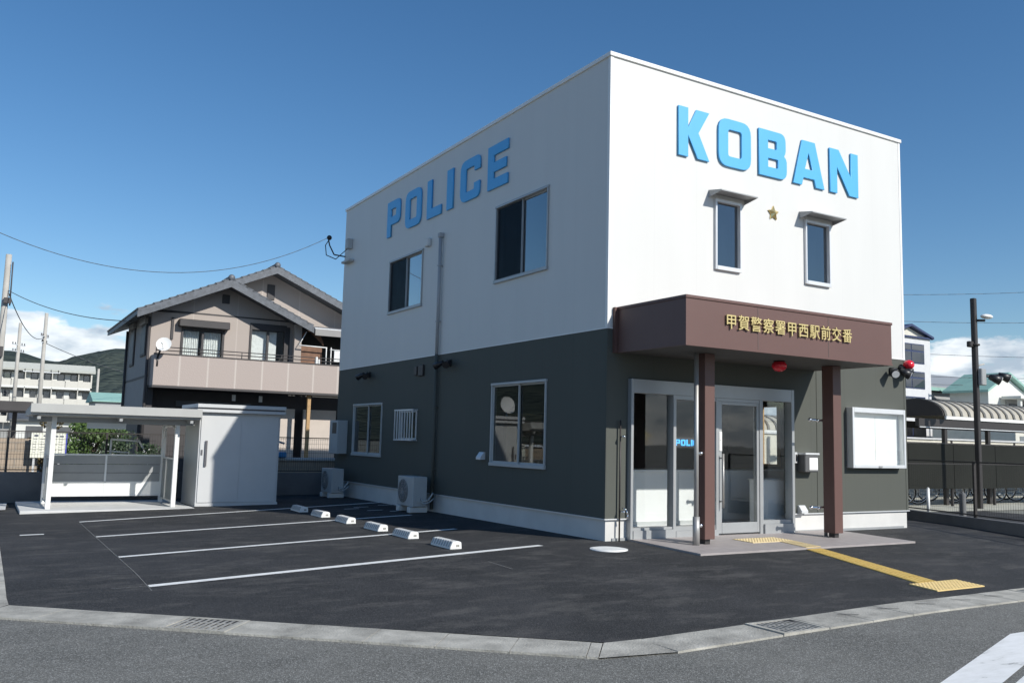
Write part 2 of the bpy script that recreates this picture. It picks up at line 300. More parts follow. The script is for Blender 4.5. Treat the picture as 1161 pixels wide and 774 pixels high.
# ground height: the lot falls gently to the gutter
def h(x, y): return -.3277+.018*min(0, max(x, -9.04))+.02*min(0, max(y, -6.78))-.006*max(0, min(y, 15.8))
def drape(name, polys, dz, m, parent=None):
    b = MB()
    for pl in polys: b.b.faces.new([b.b.verts.new((x, y, 0)) for x, y in pl])
    for ax, vals in ((0, (0, -9.04)), (1, (0, -6.78, 15.8))):
        for v in vals:
            co = [0, 0, 0]; co[ax] = v; no = [0, 0, 0]; no[ax] = 1
            bmesh.ops.bisect_plane(b.b, geom=b.b.verts[:]+b.b.edges[:]+b.b.faces[:], plane_co=co, plane_no=no, dist=1e-5)
    for v in b.b.verts: v.co.z = h(v.co.x, v.co.y)+dz
    for f in b.b.faces:
        f.normal_update()
        if f.normal.z < 0: f.normal_flip()
    return b.build(name, m, parent, fix=False)
def struct(o): o['kind'] = 'structure'; return o

def wall_mb(plane, a0, a1, z0, z1, holes, t, off):
    """wall in plane 'x' or 'y' at coordinate off (outer face), thickness t inward; holes (a0,a1,z0,z1)"""
    b = MB(); bb = b.b
    us = sorted({a0, a1, *[c for q in holes for c in q[:2] if a0 < c < a1]}); zs = sorted({z0, z1, *[c for q in holes for c in q[2:] if z0 < c < z1]})
    def solid(i, j):
        if i < 0 or j < 0 or i >= len(us)-1 or j >= len(zs)-1: return False
        u = (us[i]+us[i+1])/2; z = (zs[j]+zs[j+1])/2
        return not any(q[0] < u < q[1] and q[2] < z < q[3] for q in holes)
    def P(u, z, d): return (off+d, u, z) if plane == 'x' else (u, off+d, z)
    V = {}
    def gv(u, z, d):
        k = (u, z, d)
        if k not in V: V[k] = bb.verts.new(P(u, z, d))
        return V[k]
    for i in range(len(us)-1):
        for j in range(len(zs)-1):
            if not solid(i, j): continue
            u0, u1, w0, w1 = us[i], us[i+1], zs[j], zs[j+1]
            for d in (0, t): bb.faces.new([gv(u0, w0, d), gv(u1, w0, d), gv(u1, w1, d), gv(u0, w1, d)])
            for (di, dj, e) in ((-1, 0, ((u0, w0), (u0, w1))), (1, 0, ((u1, w0), (u1, w1))), (0, -1, ((u0, w0), (u1, w0))), (0, 1, ((u0, w1), (u1, w1)))):
                if not solid(i+di, j+dj): bb.faces.new([gv(*e[0], 0), gv(*e[1], 0), gv(*e[1], t), gv(*e[0], t)])
    return b
def arc_loop(pts, n=5):
    """polygon with rounded corners: pts (x, y[, r])"""
    out = []; N = len(pts)
    for i, p in enumerate(pts):
        r = p[2] if len(p) > 2 else 0; P = Vector(p[:2])
        if not r: out.append(P); continue
        A = Vector(pts[i-1][:2]); B = Vector(pts[(i+1) % N][:2]); d1 = (A-P).normalized(); d2 = (B-P).normalized()
        ang = d1.angle(d2); t = min(r/math.tan(ang/2), (A-P).length*.5, (B-P).length*.5); p1 = P+d1*t; p2 = P+d2*t
        for k in range(n+1):
            q = k/n; out.append(p1*(1-q)**2+P*2*q*(1-q)+p2*q*q)
    return out
def letter(loops, depth, origin, right, up, normal, name, m, parent, bevel=.006):
    cu = bpy.data.curves.new('tmp', 'CURVE'); cu.dimensions = '2D'; cu.fill_mode = 'BOTH'; cu.extrude = depth/2-bevel; cu.bevel_depth = bevel; cu.bevel_resolution = 1; cu.offset = -bevel
    for L in loops:
        pts = arc_loop(L); sp = cu.splines.new('POLY'); sp.points.add(len(pts)-1); sp.use_cyclic_u = True
        for i, p in enumerate(pts): sp.points[i].co = (p.x, p.y, 0, 1)
    return curve_mesh(cu, origin, right, up, normal, name, m, parent, depth)
def curve_mesh(cu, origin, right, up, normal, name, m, parent, depth):
    t = bpy.data.objects.new('tmp', cu); COL.objects.link(t); bpy.context.view_layer.update()
    me = bpy.data.meshes.new_from_object(t.evaluated_get(bpy.context.evaluated_depsgraph_get())); bpy.data.objects.remove(t); bpy.data.curves.remove(cu)
    b = MB(); b.b.from_mesh(me); bpy.data.meshes.remove(me)
    R = Vector(right); U = Vector(up); Nn = Vector(normal); O = Vector(origin)
    for v in b.b.verts: c = v.co.copy(); v.co = O+R*c.x+U*c.y+Nn*(c.z+depth/2+.004)
    return b.build(name, m, parent)

# ------------------------------------------------------------------ ground, lot, road, kerb
gx = [-3000, -600, -120, -30, -9.04, 0, 14, 40, 120, 600, 3000]; gy = [-1500, -200, -30, -6.78, 0, 6, 15.8, 40, 120, 500, 3000]
b = MB(); V = [[b.b.verts.new((x, y, h(x, y)-.004)) for y in gy] for x in gx]
for i in range(len(gx)-1):
    for j in range(len(gy)-1): b.b.faces.new((V[i][j], V[i+1][j], V[i+1][j+1], V[i][j+1]))
struct(b.build('ground', 'soil', fix=False))
struct(drape('road', [[(-40, -40), (30, -40), (30, -5.1), (-3.4, -5.1), (-7.95, -1.65), (-8.1, 14), (-40, 14)]], .002, 'road'))
struct(drape('parking_lot', [[(-7.85, -1.25), (-3.58, -4.87), (-3.0, -4.93), (14, -4.85), (14, 12.6), (-7.85, 12.6)]], .006, 'lot'))
struct(drape('bicycle_yard', [[(9.3, 3.0), (30, 1.5), (60, 1.5), (60, 14), (9.3, 14)]], .010, 'gravel'))
struct(drape('side_step', [[(-8.6, 9.9), (-7.62, 9.9), (-7.55, 11.9), (-8.6, 11.9)]], .03, 'slab'))
# gutter strip of concrete blocks
def strip(A, B, w, L, parent_mb, gaps):
    A = Vector(A); B = Vector(B); d = (B-A); n = d.normalized(); pn = Vector((n.y, -n.x)); tot = d.length; k = 0; s = 0
    while s < tot-.02:
        e = min(s+L, tot); g = .006
        if not any(a < (s+e)/2 < c for a, c in gaps):
            P = [A+n*(s+g/2), A+n*(e-g/2), A+n*(e-g/2)+pn*w, A+n*(s+g/2)+pn*w]
            dz = random.uniform(-.002, .002); lo = []; hi = []
            for i, p in enumerate(P):
                zz = h(p.x, p.y)+(.012 if i < 2 else .020)+dz
                hi.append(parent_mb.b.verts.new((p.x, p.y, zz))); lo.append(parent_mb.b.verts.new((p.x, p.y, zz-.06)))
            parent_mb.b.faces.new(hi); fs = [parent_mb.b.faces[-1]] if False else None
            for i in range(4): parent_mb.b.faces.new((hi[i], hi[(i+1) % 4], lo[(i+1) % 4], lo[i]))
        s = e
kb = MB()
G1 = [(2.06, 2.66)]   # gap lengths along the left diagonal where the grating sits
strip((-7.82, -1.27), (-3.66, -4.86), .47, .6, kb, [(1.79, 2.39)])
strip((-3.3, -4.90), (14, -4.83), .46, .6, kb, [(1.2, 1.8), (5.4, 6.0)])
strip((-7.80, 12), (-7.83, -.95), .42, .6, kb, [])
for P in ([(-3.655, -4.865), (-3.295, -4.90), (-3.295, -5.36), (-3.965, -5.22)], [(-7.83, -.94), (-7.82, -1.26), (-8.13, -1.63), (-8.25, -.94)]):
    kb.b.faces.new([kb.b.verts.new((x, y, h(x, y)+.014)) for x, y in P])
for f in kb.b.faces: f.normal_update()
struct(kb.build('kerb', 'kerb'))
struct(drape('gutter_bed', [[(-7.83, -1.28), (-3.66, -4.875), (-3.95, -5.2), (-8.1, -1.6)], [(-3.6, -4.91), (14, -4.85), (14, -5.2), (-3.6, -5.22)], [(-7.81, 12), (-8.2, 12), (-8.2, -1.2), (-7.83, -1.2)]], .0098, 'hole'))
slots = []
for x in [-3.3+.6*k for k in range(2, 24)]:
    if x in (): continue
    if -2.2 < x < -1.4 or 2.0 < x < 2.8: continue
    slots.append([(x-.09, -5.02), (x+.09, -5.13), (x+.098, -5.118), (x-.082, -5.008)])
ob = drape('gutter_slots', slots, .0225, 'hole'); struct(ob)
def grating(A, B, w, label):
    A = Vector(A); B = Vector(B); n = (B-A).normalized(); pn = Vector((n.y, -n.x)); L = (B-A).length
    c = (A+B)/2+pn*w/2; t = thing('drain_grating', (c.x, c.y, h(c.x, c.y)), label, 'drain grating', 'drain gratings in the gutter')
    z = h(c.x, c.y)+.016
    fm = MB(); bm_ = MB()
    for s in (-1, 1):
        q = c+pn*(s*(w/2-.02)); fm.obox(q, n, L/2, .02, z-.03, z+.004)
        q = c+n*(s*(L/2-.02)); fm.obox(q, n, .02, w/2-.04, z-.03, z+.004)
    fm.build('frame', 'kerb', t)
    for i in range(9):
        q = c+n*(-L/2+.04+(i+.5)*(L-.08)/9); bm_.obox(q, n, .014, w/2-.045, z-.03, z)
    for s in (-.33, .33): bm_.obox(c+pn*(s*w*.5), n, L/2-.045, .012, z-.028, z-.002)
    bm_.build('bars', 'iron', t)
nl = (Vector((-3.66, -4.86))-Vector((-7.82, -1.27))).normalized()
a = Vector((-7.82, -1.27))+nl*1.80; grating(a, a+nl*.6, .47, 'steel drain grating in the gutter left of the parking bays')
grating((-2.09, -4.895), (-1.51, -4.893), .46, 'steel drain grating in the gutter straight in front of the entrance')
grating((2.11, -4.878), (2.69, -4.876), .46, 'steel drain grating at the right end of the gutter by the zebra crossing')
# painted lines
bay = []
for (x0, y0, x1, y1) in ((-6.54, 6.72, .9, 9.05), (-6.54, 4.08, -.72, 5.40), (-6.54, 1.51, -1.16, 2.63), (-6.54, -.84, -1.12, .03)):
    d = Vector((x1-x0, y1-y0)).normalized(); w = Vector((-d.y, d.x))*.06
    bay.append([(x0-w.x*0, y0-.06), (x1-w.x, y1-w.y), (x1+w.x, y1+w.y), (x0, y0+.06)])
tag(struct(drape('bay_lines', bay, .011, 'paint')))
ch = [[(-6.552, -1.1), (-6.545, -1.1), (-6.545, 6.6), (-6.552, 6.6)], [(-1.05, -.9), (-1.04, -.9), (-.72, -1.55), (-.73, -1.55)], [(-2.52, -.9), (-2.51, -.9), (-2.51, -1.5), (-2.52, -1.5)], [(-6.9, -.84), (-6.55, -.83), (-6.55, -.82), (-6.9, -.83)]]
struct(drape('chalk_marks', ch, .0102, 'chalk'))
dash = [[(-7.53, 4.78), (-7.2, 4.78), (-7.2, 4.9), (-7.53, 4.9)]] + [[(x, y), (x+.34, y), (x+.34, y+.07), (x, y+.07)] for x, y in ((-.35, 7.98), (-.75, 6.36), (-1.05, 7.65), (-1.1, 6.73), (-1.4, 7.3))]
struct(drape('short_dashes', dash, .0105, 'paint'))
# crossing stripes at the lower right
dv = Vector((.953, .303)).normalized(); pv = Vector((dv.y, -dv.x))
def stripe(P0, w, L, back):
    P0 = Vector(P0); A = P0+pv*w; return [tuple(P0), tuple(P0-dv*back), tuple(A-dv*back), tuple(A+dv*L)] + ([tuple(P0+Vector((L+.0, -.0)))] if False else [])
struct(drape('crossing_stripes', [stripe((-.17, -6.21), .33, .9, 6), stripe(Vector((-.17, -6.21))+pv*.40+dv*.8, .33, .9, 6), stripe(Vector((-.17, -6.21))+pv*.80+dv*1.6, .33, .9, 6)], .007, 'worn'))
# entrance apron
ap = drape('entrance_apron', [[(.42, 0), (.42, -1.62), (5.12, -1.62), (5.12, .35), (7.2, .35), (7.2, .36), (.42, .36)]], .034, 'apron'); struct(ap)
b = MB()
for (x0, y0, x1, y1) in ((.42, .3, .42, -1.62), (.42, -1.62, 5.12, -1.62), (5.12, -1.62, 5.12, .3)):
    b.quad((x0, y0, h(x0, y0)-.02), (x1, y1, h(x1, y1)-.02), (x1, y1, h(x1, y1)+.034), (x0, y0, h(x0, y0)+.034))
struct(b.build('apron_edge', 'apron'))
# tactile paving
t = thing('tactile_paving', (2.5, -1, h(2.5, -1)), 'yellow tactile guide path running from the entrance door to the gutter', 'tactile paving')
def tsheet(name, P, m, dz, n, along):
    P = [Vector(p) for p in P]; b = MB(); zt = lambda q: h(q.x, q.y)+dz
    tp = [b.b.verts.new((p.x, p.y, zt(p))) for p in P]; bt = [b.b.verts.new((p.x, p.y, zt(p)-.012)) for p in P]
    b.b.faces.new(tp)
    for i in range(4): b.b.faces.new((tp[i], tp[(i+1) % 4], bt[(i+1) % 4], bt[i]))
    if along:   # guide bars along the path
        L = (P[1]-P[0]).length; k = int(L/.3)
        for i in range(k):
            for j in range(4):
                s = (j+.5)/4
                a = P[0].lerp(P[3], s).lerp(P[1].lerp(P[2], s), (i+.06)/k); c = P[0].lerp(P[3], s).lerp(P[1].lerp(P[2], s), (i+.94)/k)
                d = (c-a).normalized(); w = Vector((-d.y, d.x))*.014; z0 = zt(a); z1 = zt(c)
                b.b.faces.new([b.b.verts.new(q) for q in ((a.x-w.x, a.y-w.y, z0+.005), (c.x-w.x, c.y-w.y, z1+.005), (c.x+w.x, c.y+w.y, z1+.005), (a.x+w.x, a.y+w.y, z0+.005))])
                for sg in (-1, 1):
                    b.b.faces.new([b.b.verts.new(q) for q in ((a.x+sg*w.x, a.y+sg*w.y, z0+.005), (c.x+sg*w.x, c.y+sg*w.y, z1+.005), (c.x+sg*w.x*1.5, c.y+sg*w.y*1.5, z1), (a.x+sg*w.x*1.5, a.y+sg*w.y*1.5, z0))])
    else:
        nu, nv = n
        for i in range(nu):
            for j in range(nv):
                c = P[0].lerp(P[1], (i+.5)/nu).lerp(P[3].lerp(P[2], (i+.5)/nu), (j+.5)/nv); z = zt(c)
                b.cyl((c.x, c.y, z-.001), (c.x, c.y, z+.005), .02, .012, n=8)
    return b.build(name, m, t)
tsheet('dotted_pad', [(2.08, -.55), (2.98, -.55), (2.98, -.98), (2.08, -.98)], 'ivory', .042, (15, 7), False)
tsheet('guide_strip', [(2.66, -.99), (2.52, -1.62), (2.84, -1.62), (2.98, -.99)], 'ivory', .042, None, True)
tsheet('guide_strip', [(2.52, -1.63), (1.45, -4.19), (1.80, -4.19), (2.84, -1.63)], 'yellow', .016, None, True)
tsheet('dotted_pad', [(1.27, -4.20), (2.17, -4.20), (2.08, -4.62), (1.18, -4.62)], 'yellow2', .017, (15, 7), False)
# round white manhole cover
t = thing('manhole_cover', (-.42, -.66, h(-.42, -.66)), 'round white access cover in the asphalt by the building corner', 'manhole cover')
MB().cyl((-.42, -.66, h(-.42, -.66)-.01), (-.42, -.66, h(-.42, -.66)+.014), .27, n=40).build('rim', 'cap', t)
MB().cyl((-.42, -.66, h(-.42, -.66)+.012), (-.42, -.66, h(-.42, -.66)+.019), .24, n=40).build('lid', 'paint', t)
# wheel stops
def wheel_stop():
    t = thing('wheel_stop', (0, 0, 0), 'x', 'wheel stop', 'white concrete wheel stops at the ends of the parking bays')
    b = MB(); b.prism([(-.10, 0), (-.095, .035), (-.055, .115), (.045, .12), (.09, .10), (.10, 0)], 'y', -.32, .32, .006); b.build('body', 'cap', t)
    b = MB()
    for i in range(8): # grooved face
        y = -.27+i*.0775; b.prism([(-.099, .038), (-.103, .036), (-.063, .116), (-.059, .118)], 'y', y-.022, y+.022)
    b.build('ribs', 'gutg', t)
    for s in (-1, 1):
        MB().cyl((0, s*.2, .118), (0, s*.2, .1225), .014, n=10).build('bolt', 'iron', t)
        MB().box(.0, s*.3185, .035, .055, s*.3245, .07, .004).build('end_recess', 'iron', t)
    return t
ws = wheel_stop()
wl = ['white wheel stop nearest the camera, right-hand one of the row', 'white wheel stop second nearest the camera, sitting on the end of a bay line', 'white wheel stop third from the near end of the row',
      'white wheel stop fourth from the near end of the row', 'white sunlit wheel stop fifth from the near end, last one in the sun', 'shaded wheel stop at the far end of the row, in the building shadow']
for i in range(6):
    o = ws if i == 0 else copy_tree(ws); y = (.52, 1.92, 3.12, 4.56, 5.93, 7.25)[i]; x = -2.40
    o.location = (x, y, h(x, y)+.008); o.scale = (.92, .95, .92); o.rotation_euler.z = random.uniform(-.02, .02); o['label'] = wl[i]

# ------------------------------------------------------------------ the police box
WX, DY, HT, BZ = 7.255, 11.943, 7.35, 2.914
B = thing('police_building', (0, 0, -.33), 'two-storey box-shaped building with white upper storey, dark grey ground floor and brown canopy', 'building')
wf = [(2.235, 2.805, 4.12, 5.30), (4.445, 5.085, 4.12, 5.27)]
wl_up = [(1.73, 3.55, 4.13, 5.57), (6.83, 8.69, 4.10, 5.34)]; wl_lo = [(1.68, 3.53, .72, 2.18), (8.82, 10.68, .72, 1.95), (6.85, 7.78, 1.12, 1.75)]
ent = (.415, 4.03, -.6, 2.16); rw = (3.02, 3.70, .72, 2.10)
T = .16
def four(z0, z1, hl, hf, hr):
    b = MB()
    for w in (wall_mb('x', 0, DY, z0, z1, hl, T, 0), wall_mb('x', 0, DY, z0, z1, hr, -T, WX), wall_mb('y', T, WX-T, z0, z1, hf, T, 0), wall_mb('y', T, WX-T, z0, z1, [], -T, DY)):
        me = bpy.data.meshes.new('t'); w.b.to_mesh(me); w.b.free(); b.b.from_mesh(me); bpy.data.meshes.remove(me)
    return b
tag(four(BZ, HT-.06, wl_up, wf, []).build('upper_wall', 'white', B), 'white upper wall cladding')
tag(four(.012, BZ, wl_lo, [(ent[0], ent[1], .012, 2.16)], [rw]).build('lower_wall', 'dark', B), 'dark grey lower wall cladding')
b = MB(); b.box(.02, .02, -.6, ent[0], .14, -.005).box(ent[1], .02, -.6, WX-.02, .14, -.005).box(.02, .14, -.6, .14, DY-.02, -.005).box(WX-.14, .14, -.6, WX-.02, DY-.02, -.005).box(.14, DY-.14, -.6, WX-.14, DY-.02, -.005)
b.build('plinth', 'plinth', B)
b = MB(); b.box(-.022, -.022, -.005, ent[0], .1, .012).box(ent[1], -.022, -.005, WX+.022, .1, .012).box(-.022, .1, -.005, .1, DY, .012).box(WX-.1, .1, -.005, WX+.022, DY, .012); b.build('drip_flashing', 'alul', B)
b = MB(); b.box(-.03, -.03, HT-.06, .2, DY+.03, HT+.01, .006).box(WX-.2, -.03, HT-.06, WX+.03, DY+.03, HT+.01, .006).box(.2, -.03, HT-.06, WX-.2, .2, HT+.01, .006).box(.2, DY-.2, HT-.06, WX-.2, DY+.03, HT+.01, .006); b.build('parapet_cap', 'cap', B)
b = MB(); b.box(-.008, -.008, BZ-.008, WX+.008, .0, BZ+.010).box(-.008, 0, BZ-.008, 0, DY, BZ+.010); b.build('band_trim', 'cap', B)
MB().box(.16, .16, HT-.4, WX-.16, DY-.16, HT-.3).build('roof', 'inner', B)
MB().box(.161, .161, BZ-.35, WX-.161, DY-.161, BZ-.02).build('upper_floor', 'inner', B)
MB().box(.141, .0, -.4, WX-.141, DY-.141, -.28).build('ground_floor', 'greyp', B)
b = MB(); b.box(.17, 4.6, -.27, WX-.17, 4.7, BZ-.36); b.box(.17, 5.9, BZ, WX-.17, 6.0, HT-.41); b.box(3.9, .9, BZ, 3.98, 5.9, HT-.41); b.build('inner_partition', 'innerd', B)
MB().box(.9, 4.52, -.27, 1.75, 4.595, 1.7).build('inner_door', 'wood', B)
# corner posts / joint lines on the facade
for q in ((-.006, -.006, .055, 0), (-.006, .0, 0, .055), (WX-.05, -.006, WX+.006, 0)):
    MB().box(q[0], q[1], .013, q[2], q[3], BZ-.01).build('corner_trim', 'dark', B); MB().box(q[0], q[1], BZ+.011, q[2], q[3], HT-.061).build('corner_trim', 'cap', B)
MB().box(4.70, -.008, .013, 4.725, 0, BZ-.01).build('joint_cover', 'dark', B)

def slider(y0, y1, z0, z1, fm='alu', scr=True, gl='glassm', curtain=False, out=.03):
    """two-pane sliding window in the left wall (x = 0)"""
    f = MB(); w = .022
    f.box(-out, y0-.01, z0-.03, .09, y0+w, z1+.02, .004).box(-out, y1-w, z0-.03, .09, y1+.01, z1+.02, .004).box(-out-.006, y0-.02, z1-w, .09, y1+.02, z1+.022, .004).box(-out-.012, y0-.02, z0-.04, .09, y1+.02, z0+w, .004)
    F = f.build('window', fm, B)
    ym = (y0+y1)/2
    s = MB()
    for a, c, xx in ((ym-.02, y1-w, .02), (y0+w, ym+.02, .05)):
        s.box(xx-.012, a, z0+w, xx+.012, a+.026, z1-w).box(xx-.012, c-.026, z0+w, xx+.012, c, z1-w).box(xx-.011, a+.027, z0+w, xx+.011, c-.027, z0+w+.03).box(xx-.011, a+.027, z1-w-.026, xx+.011, c-.027, z1-w)
    s.build('sash', fm, F)
    MB().box(.048, y0+w+.03, z0+w+.03, .052, ym-.01, z1-w-.03).build('pane', gl, F)
    MB().box(.018, ym+.01, z0+w+.03, .022, y1-w-.03, z1-w-.03).build('pane', gl if not scr else 'glassd', F)
    if scr: MB().box(-.004, ym-.0, z0+w+.01, -.001, y1-w-.02, z1-w-.01).build('insect_screen', 'screen', F)
    if curtain: MB().box(.25, y0-.1, z0-.1, .26, y1+.1, z1+.1).build('blind', 'innerd', F)
    return F
slider(*wl_up[0], curtain=True); slider(*wl_up[1], curtain=True)
slider(*wl_lo[0], fm='acw', gl='glassd', scr=False); slider(*wl_lo[1], fm='acw', gl='glassd', scr=False)
# barred small window
y0, y1, z0, z1 = wl_lo[2]
f = MB(); f.box(-.02, y0, z0, .08, y0+.03, z1).box(-.02, y1-.03, z0, .08, y1, z1).box(-.02, y0+.031, z0, .08, y1-.031, z0+.03).box(-.02, y0+.031, z1-.03, .08, y1-.031, z1); F = f.build('window', 'alul', B)
MB().box(.04, y0+.03, z0+.03, .045, y1-.03, z1-.03).build('pane', 'glassd', F)
f = MB(); f.box(-.13, y0-.03, z0-.03, -.10, y1+.03, z0).box(-.13, y0-.03, z1, -.10, y1+.03, z1+.03)
for i in range(8): yy = y0-.015+i*(y1-y0+.03)/7; f.box(-.125, yy-.012, z0+.001, -.105, yy+.012, z1-.001)
for yy in (y0-.03, y1+.01):
    for zz in (z0-.025, z1+.005): f.box(-.1, yy, zz, -.0, yy+.02, zz+.02)
f.build('window_grille', 'alul', F)
# two narrow front windows with hoods
for (x0, x1, z0, z1) in wf:
    f = MB(); w = .035
    f.box(x0-.015, -.05, z0-.02, x0+w-.015, .09, z1+.02, .004).box(x1-w+.015, -.05, z0-.02, x1+.015, .09, z1+.02, .004).box(x0+w-.015, -.048, z1-.03, x1-w+.015, .09, z1+.018).box(x0+w-.015, -.056, z0-.02, x1-w+.015, .09, z0+.045)
    F = f.build('window', 'alul', B)
    MB().box(x0+.02, .02, z0+.04, x1-.02, .025, z1-.03).build('pane', 'glassm', F)
    b = MB(); b.box(x0+.03, .2, z0-.1, x1+.2, .21, z1+.1) ; b.build('blind', 'inner', F)
    b = MB(); b.prism([(0, z1+.15), (-.31, z1+.095), (-.31, z1+.075), (0, z1+.10)], 'x', x0-.14, x1+.14)
    b.prism([(0, z1+.10), (-.30, z1+.075), (0, z1+.02)], 'x', x0-.138, x0-.128); b.prism([(0, z1+.10), (-.30, z1+.075), (0, z1+.02)], 'x', x1+.128, x1+.138)
    b.build('window_hood', 'greyp', F)
# right wall window, seen through the entrance glass
y0, y1, z0, z1 = rw
f = MB(); f.box(WX-.24, y1-.05, z0, WX+.01, y1, z1).box(WX-.22, y0, z0, WX+.01, y0+.05, z1).box(WX-.22, y0+.051, z0, WX+.01, y1-.051, z0+.05).box(WX-.22, y0+.051, z1-.05, WX+.01, y1-.051, z1)
F = f.build('window', 'wood', B); MB().box(WX-.02, y0+.05, z0+.05, WX-.015, y1-.05, z1-.05).build('pane', 'glass', F)
# entrance
f = MB(); x0, x1 = .415, 4.03; zt = 2.15; yo = -.09
f.box(x0, yo, -.31, x0+.05, .07, zt, .004).box(x1-.07, yo, -.31, x1, .07, zt, .004).box(x0+.051, yo+.003, 1.935, x1-.071, .068, zt-.002, .003)
f.box(1.27, yo+.005, -.31, 1.33, .066, 1.934, .003).box(2.185, yo+.005, -.31, 2.245, .066, 1.934, .003).box(3.185, yo+.005, -.31, 3.265, .066, 1.934, .003)
f.box(1.331, yo+.012, 1.87, 2.184, .06, 1.932).box(2.246, yo+.012, 1.88, 3.184, .06, 1.932)
f.box(x0+.051, yo-.012, -.31, 1.269, .06, -.17, .003).box(1.331, yo-.0, -.31, 2.184, .06, -.20, .003).box(3.266, yo-.03, -.31, x1-.071, .06, -.14, .003)
f.box(x0+.051, yo+.02, -.168, 1.269, .055, -.13).box(1.331, yo+.02, -.198, 2.184, .055, -.13).box(3.266, yo+.02, -.138, x1-.071, .055, -.08)
E_ = f.build('entrance_frame', 'alu', B)
for a, c, zz in ((x0+.05, 1.27, 1.935), (1.33, 2.185, 1.87), (3.265, x1-.07, 1.935)): MB().box(a, -.002, -.10, c, .004, zz).build('pane', 'glass', E_)
D = MB(); D.box(2.248, yo+.02, -.27, 2.325, -.03, 1.878, .003).box(3.13, yo+.02, -.27, 3.182, -.03, 1.878, .003).box(2.326, yo+.02, 1.83, 3.129, -.03, 1.877, .003).box(2.326, yo+.018, -.27, 3.129, -.03, -.10, .003)
D_ = D.build('door', 'alu', B); MB().box(2.32, -.052, -.11, 3.135, -.046, 1.835).build('pane', 'glass', D_)
hb = MB(); hb.cyl((2.285, -.14, .15), (2.285, -.14, 1.02), .018, n=12)
for z in (.25, .95): hb.cyl((2.285, -.14, z), (2.285, -.07, z), .012, n=8)
hb.build('handle', 'steel', D_)
MB().box(2.255, -.085, 1.06, 2.32, -.06, 1.38, .006).cyl((2.288, -.085, 1.25), (2.288, -.092, 1.25), .014, n=10).build('lock', 'cap', D_)
# canopy
C = MB().box(.16, -1.60, 2.56, 4.65, -.002, 3.20).build('canopy', 'brown', B)
b = MB(); b.box(.145, -1.615, 3.201, 4.665, .0, 3.245, .004); b.build('coping', 'brown', C)
b = MB(); b.box(.15, -1.61, 2.53, .19, -.0, 2.559).box(4.62, -1.61, 2.53, 4.66, 0, 2.559).box(.191, -1.61, 2.53, 4.619, -1.57, 2.559); b.build('lower_trim', 'brown', C)
MB().box(.19, -1.57, 2.535, 4.62, -.003, 2.558).build('soffit', 'soffit', C)
MB().box(.10, -.06, 2.53, .158, -.0, 3.24).build('wall_flashing', 'brown', C)
for x in (1.56, 3.1): MB().box(x, -1.603, 2.565, x+.006, -1.6005, 3.195).build('joint', 'soffit', C)
# columns, gaps under the cladding and the stub feet
for x in (1.145, 4.015):
    t = MB().box(x, -.93, h(x, -.9)+.11, x+.20, -.70, 2.534, .004).build('column', 'brown', B)
    MB().box(x+.05, -.88, h(x, -.9)+.03, x+.15, -.76, h(x, -.9)+.109).build('column_foot', 'blackm', t)
def clamp(P, d=(0, -1, 0)):
    b = MB(); p = Vector(P); d = Vector(d); b.cyl(p, p+d*.07, .010, n=8); b.ball(p+d*.075, .020, n=6); return b
# stainless rain pipes from the canopy
t = MB().cyl((1.0, -.90, h(1, -.9)+.03), (1.0, -.90, 2.535), .035, n=20).build('rain_pipe', 'steel', B)
MB().cyl((1.0, -.90, h(1, -.9)+.03), (1.0, -.90, .10), .052, n=20).build('pipe_sleeve', 'steel', t)
for z in (-.03, 1.03): MB().cyl((1.035, -.90, z), (1.145, -.88, z), .015, n=8).ball((1.085, -.905, z), .032, n=6).build('pipe_clamp', 'chrome', t)
t = MB().cyl((4.115, -.66, h(4, -.6)+.03), (4.115, -.66, 2.535), .03, n=16).build('rain_pipe', 'steel', B)
for z in (.17, 1.62): MB().cyl((3.78, -.66, z), (4.36, -.66, z), .022, n=8).ball((3.76, -.66, z), .035, n=6).ball((3.90, -.70, z-.01), .03, n=6).ball((4.37, -.66, z), .035, n=6).build('pipe_clamp', 'chrome', t)
t = MB().cyl((.235, -.05, h(0, 0)), (.235, -.05, 1.5), .013, n=10).build('wall_rod', 'blackm', B)
for z in (.12, 1.25): MB().cyl((.235, -.06, z), (.24, -.13, z), .012, n=8).ball((.25, -.13, z), .024, n=6).build('pipe_clamp', 'chrome', t)
MB().tube([(.25, -.10, .18), (.28, -.16, .15), (.30, -.17, .08), (.30, -.15, .02)], .012, 8).build('hook', 'chrome', t)
# downpipe on the left wall
t = MB().cyl((-.06, 5.86, -.3), (-.06, 5.86, BZ), .036, n=16).build('downpipe', 'dark', B)
MB().cyl((-.06, 5.86, BZ), (-.06, 5.86, 5.42), .036, n=16).build('upper_pipe', 'piped', t)
b = MB(); b.box(-.11, 5.81, 5.42, 0, 5.91, 5.52, .01); b.build('pipe_head', 'piped', t)
for z in (.5, 1.8, 3.6, 4.8): MB().box(-.10, 5.815, z, 0, 5.905, z+.02).build('bracket', 'dark' if z < BZ else 'piped', t)

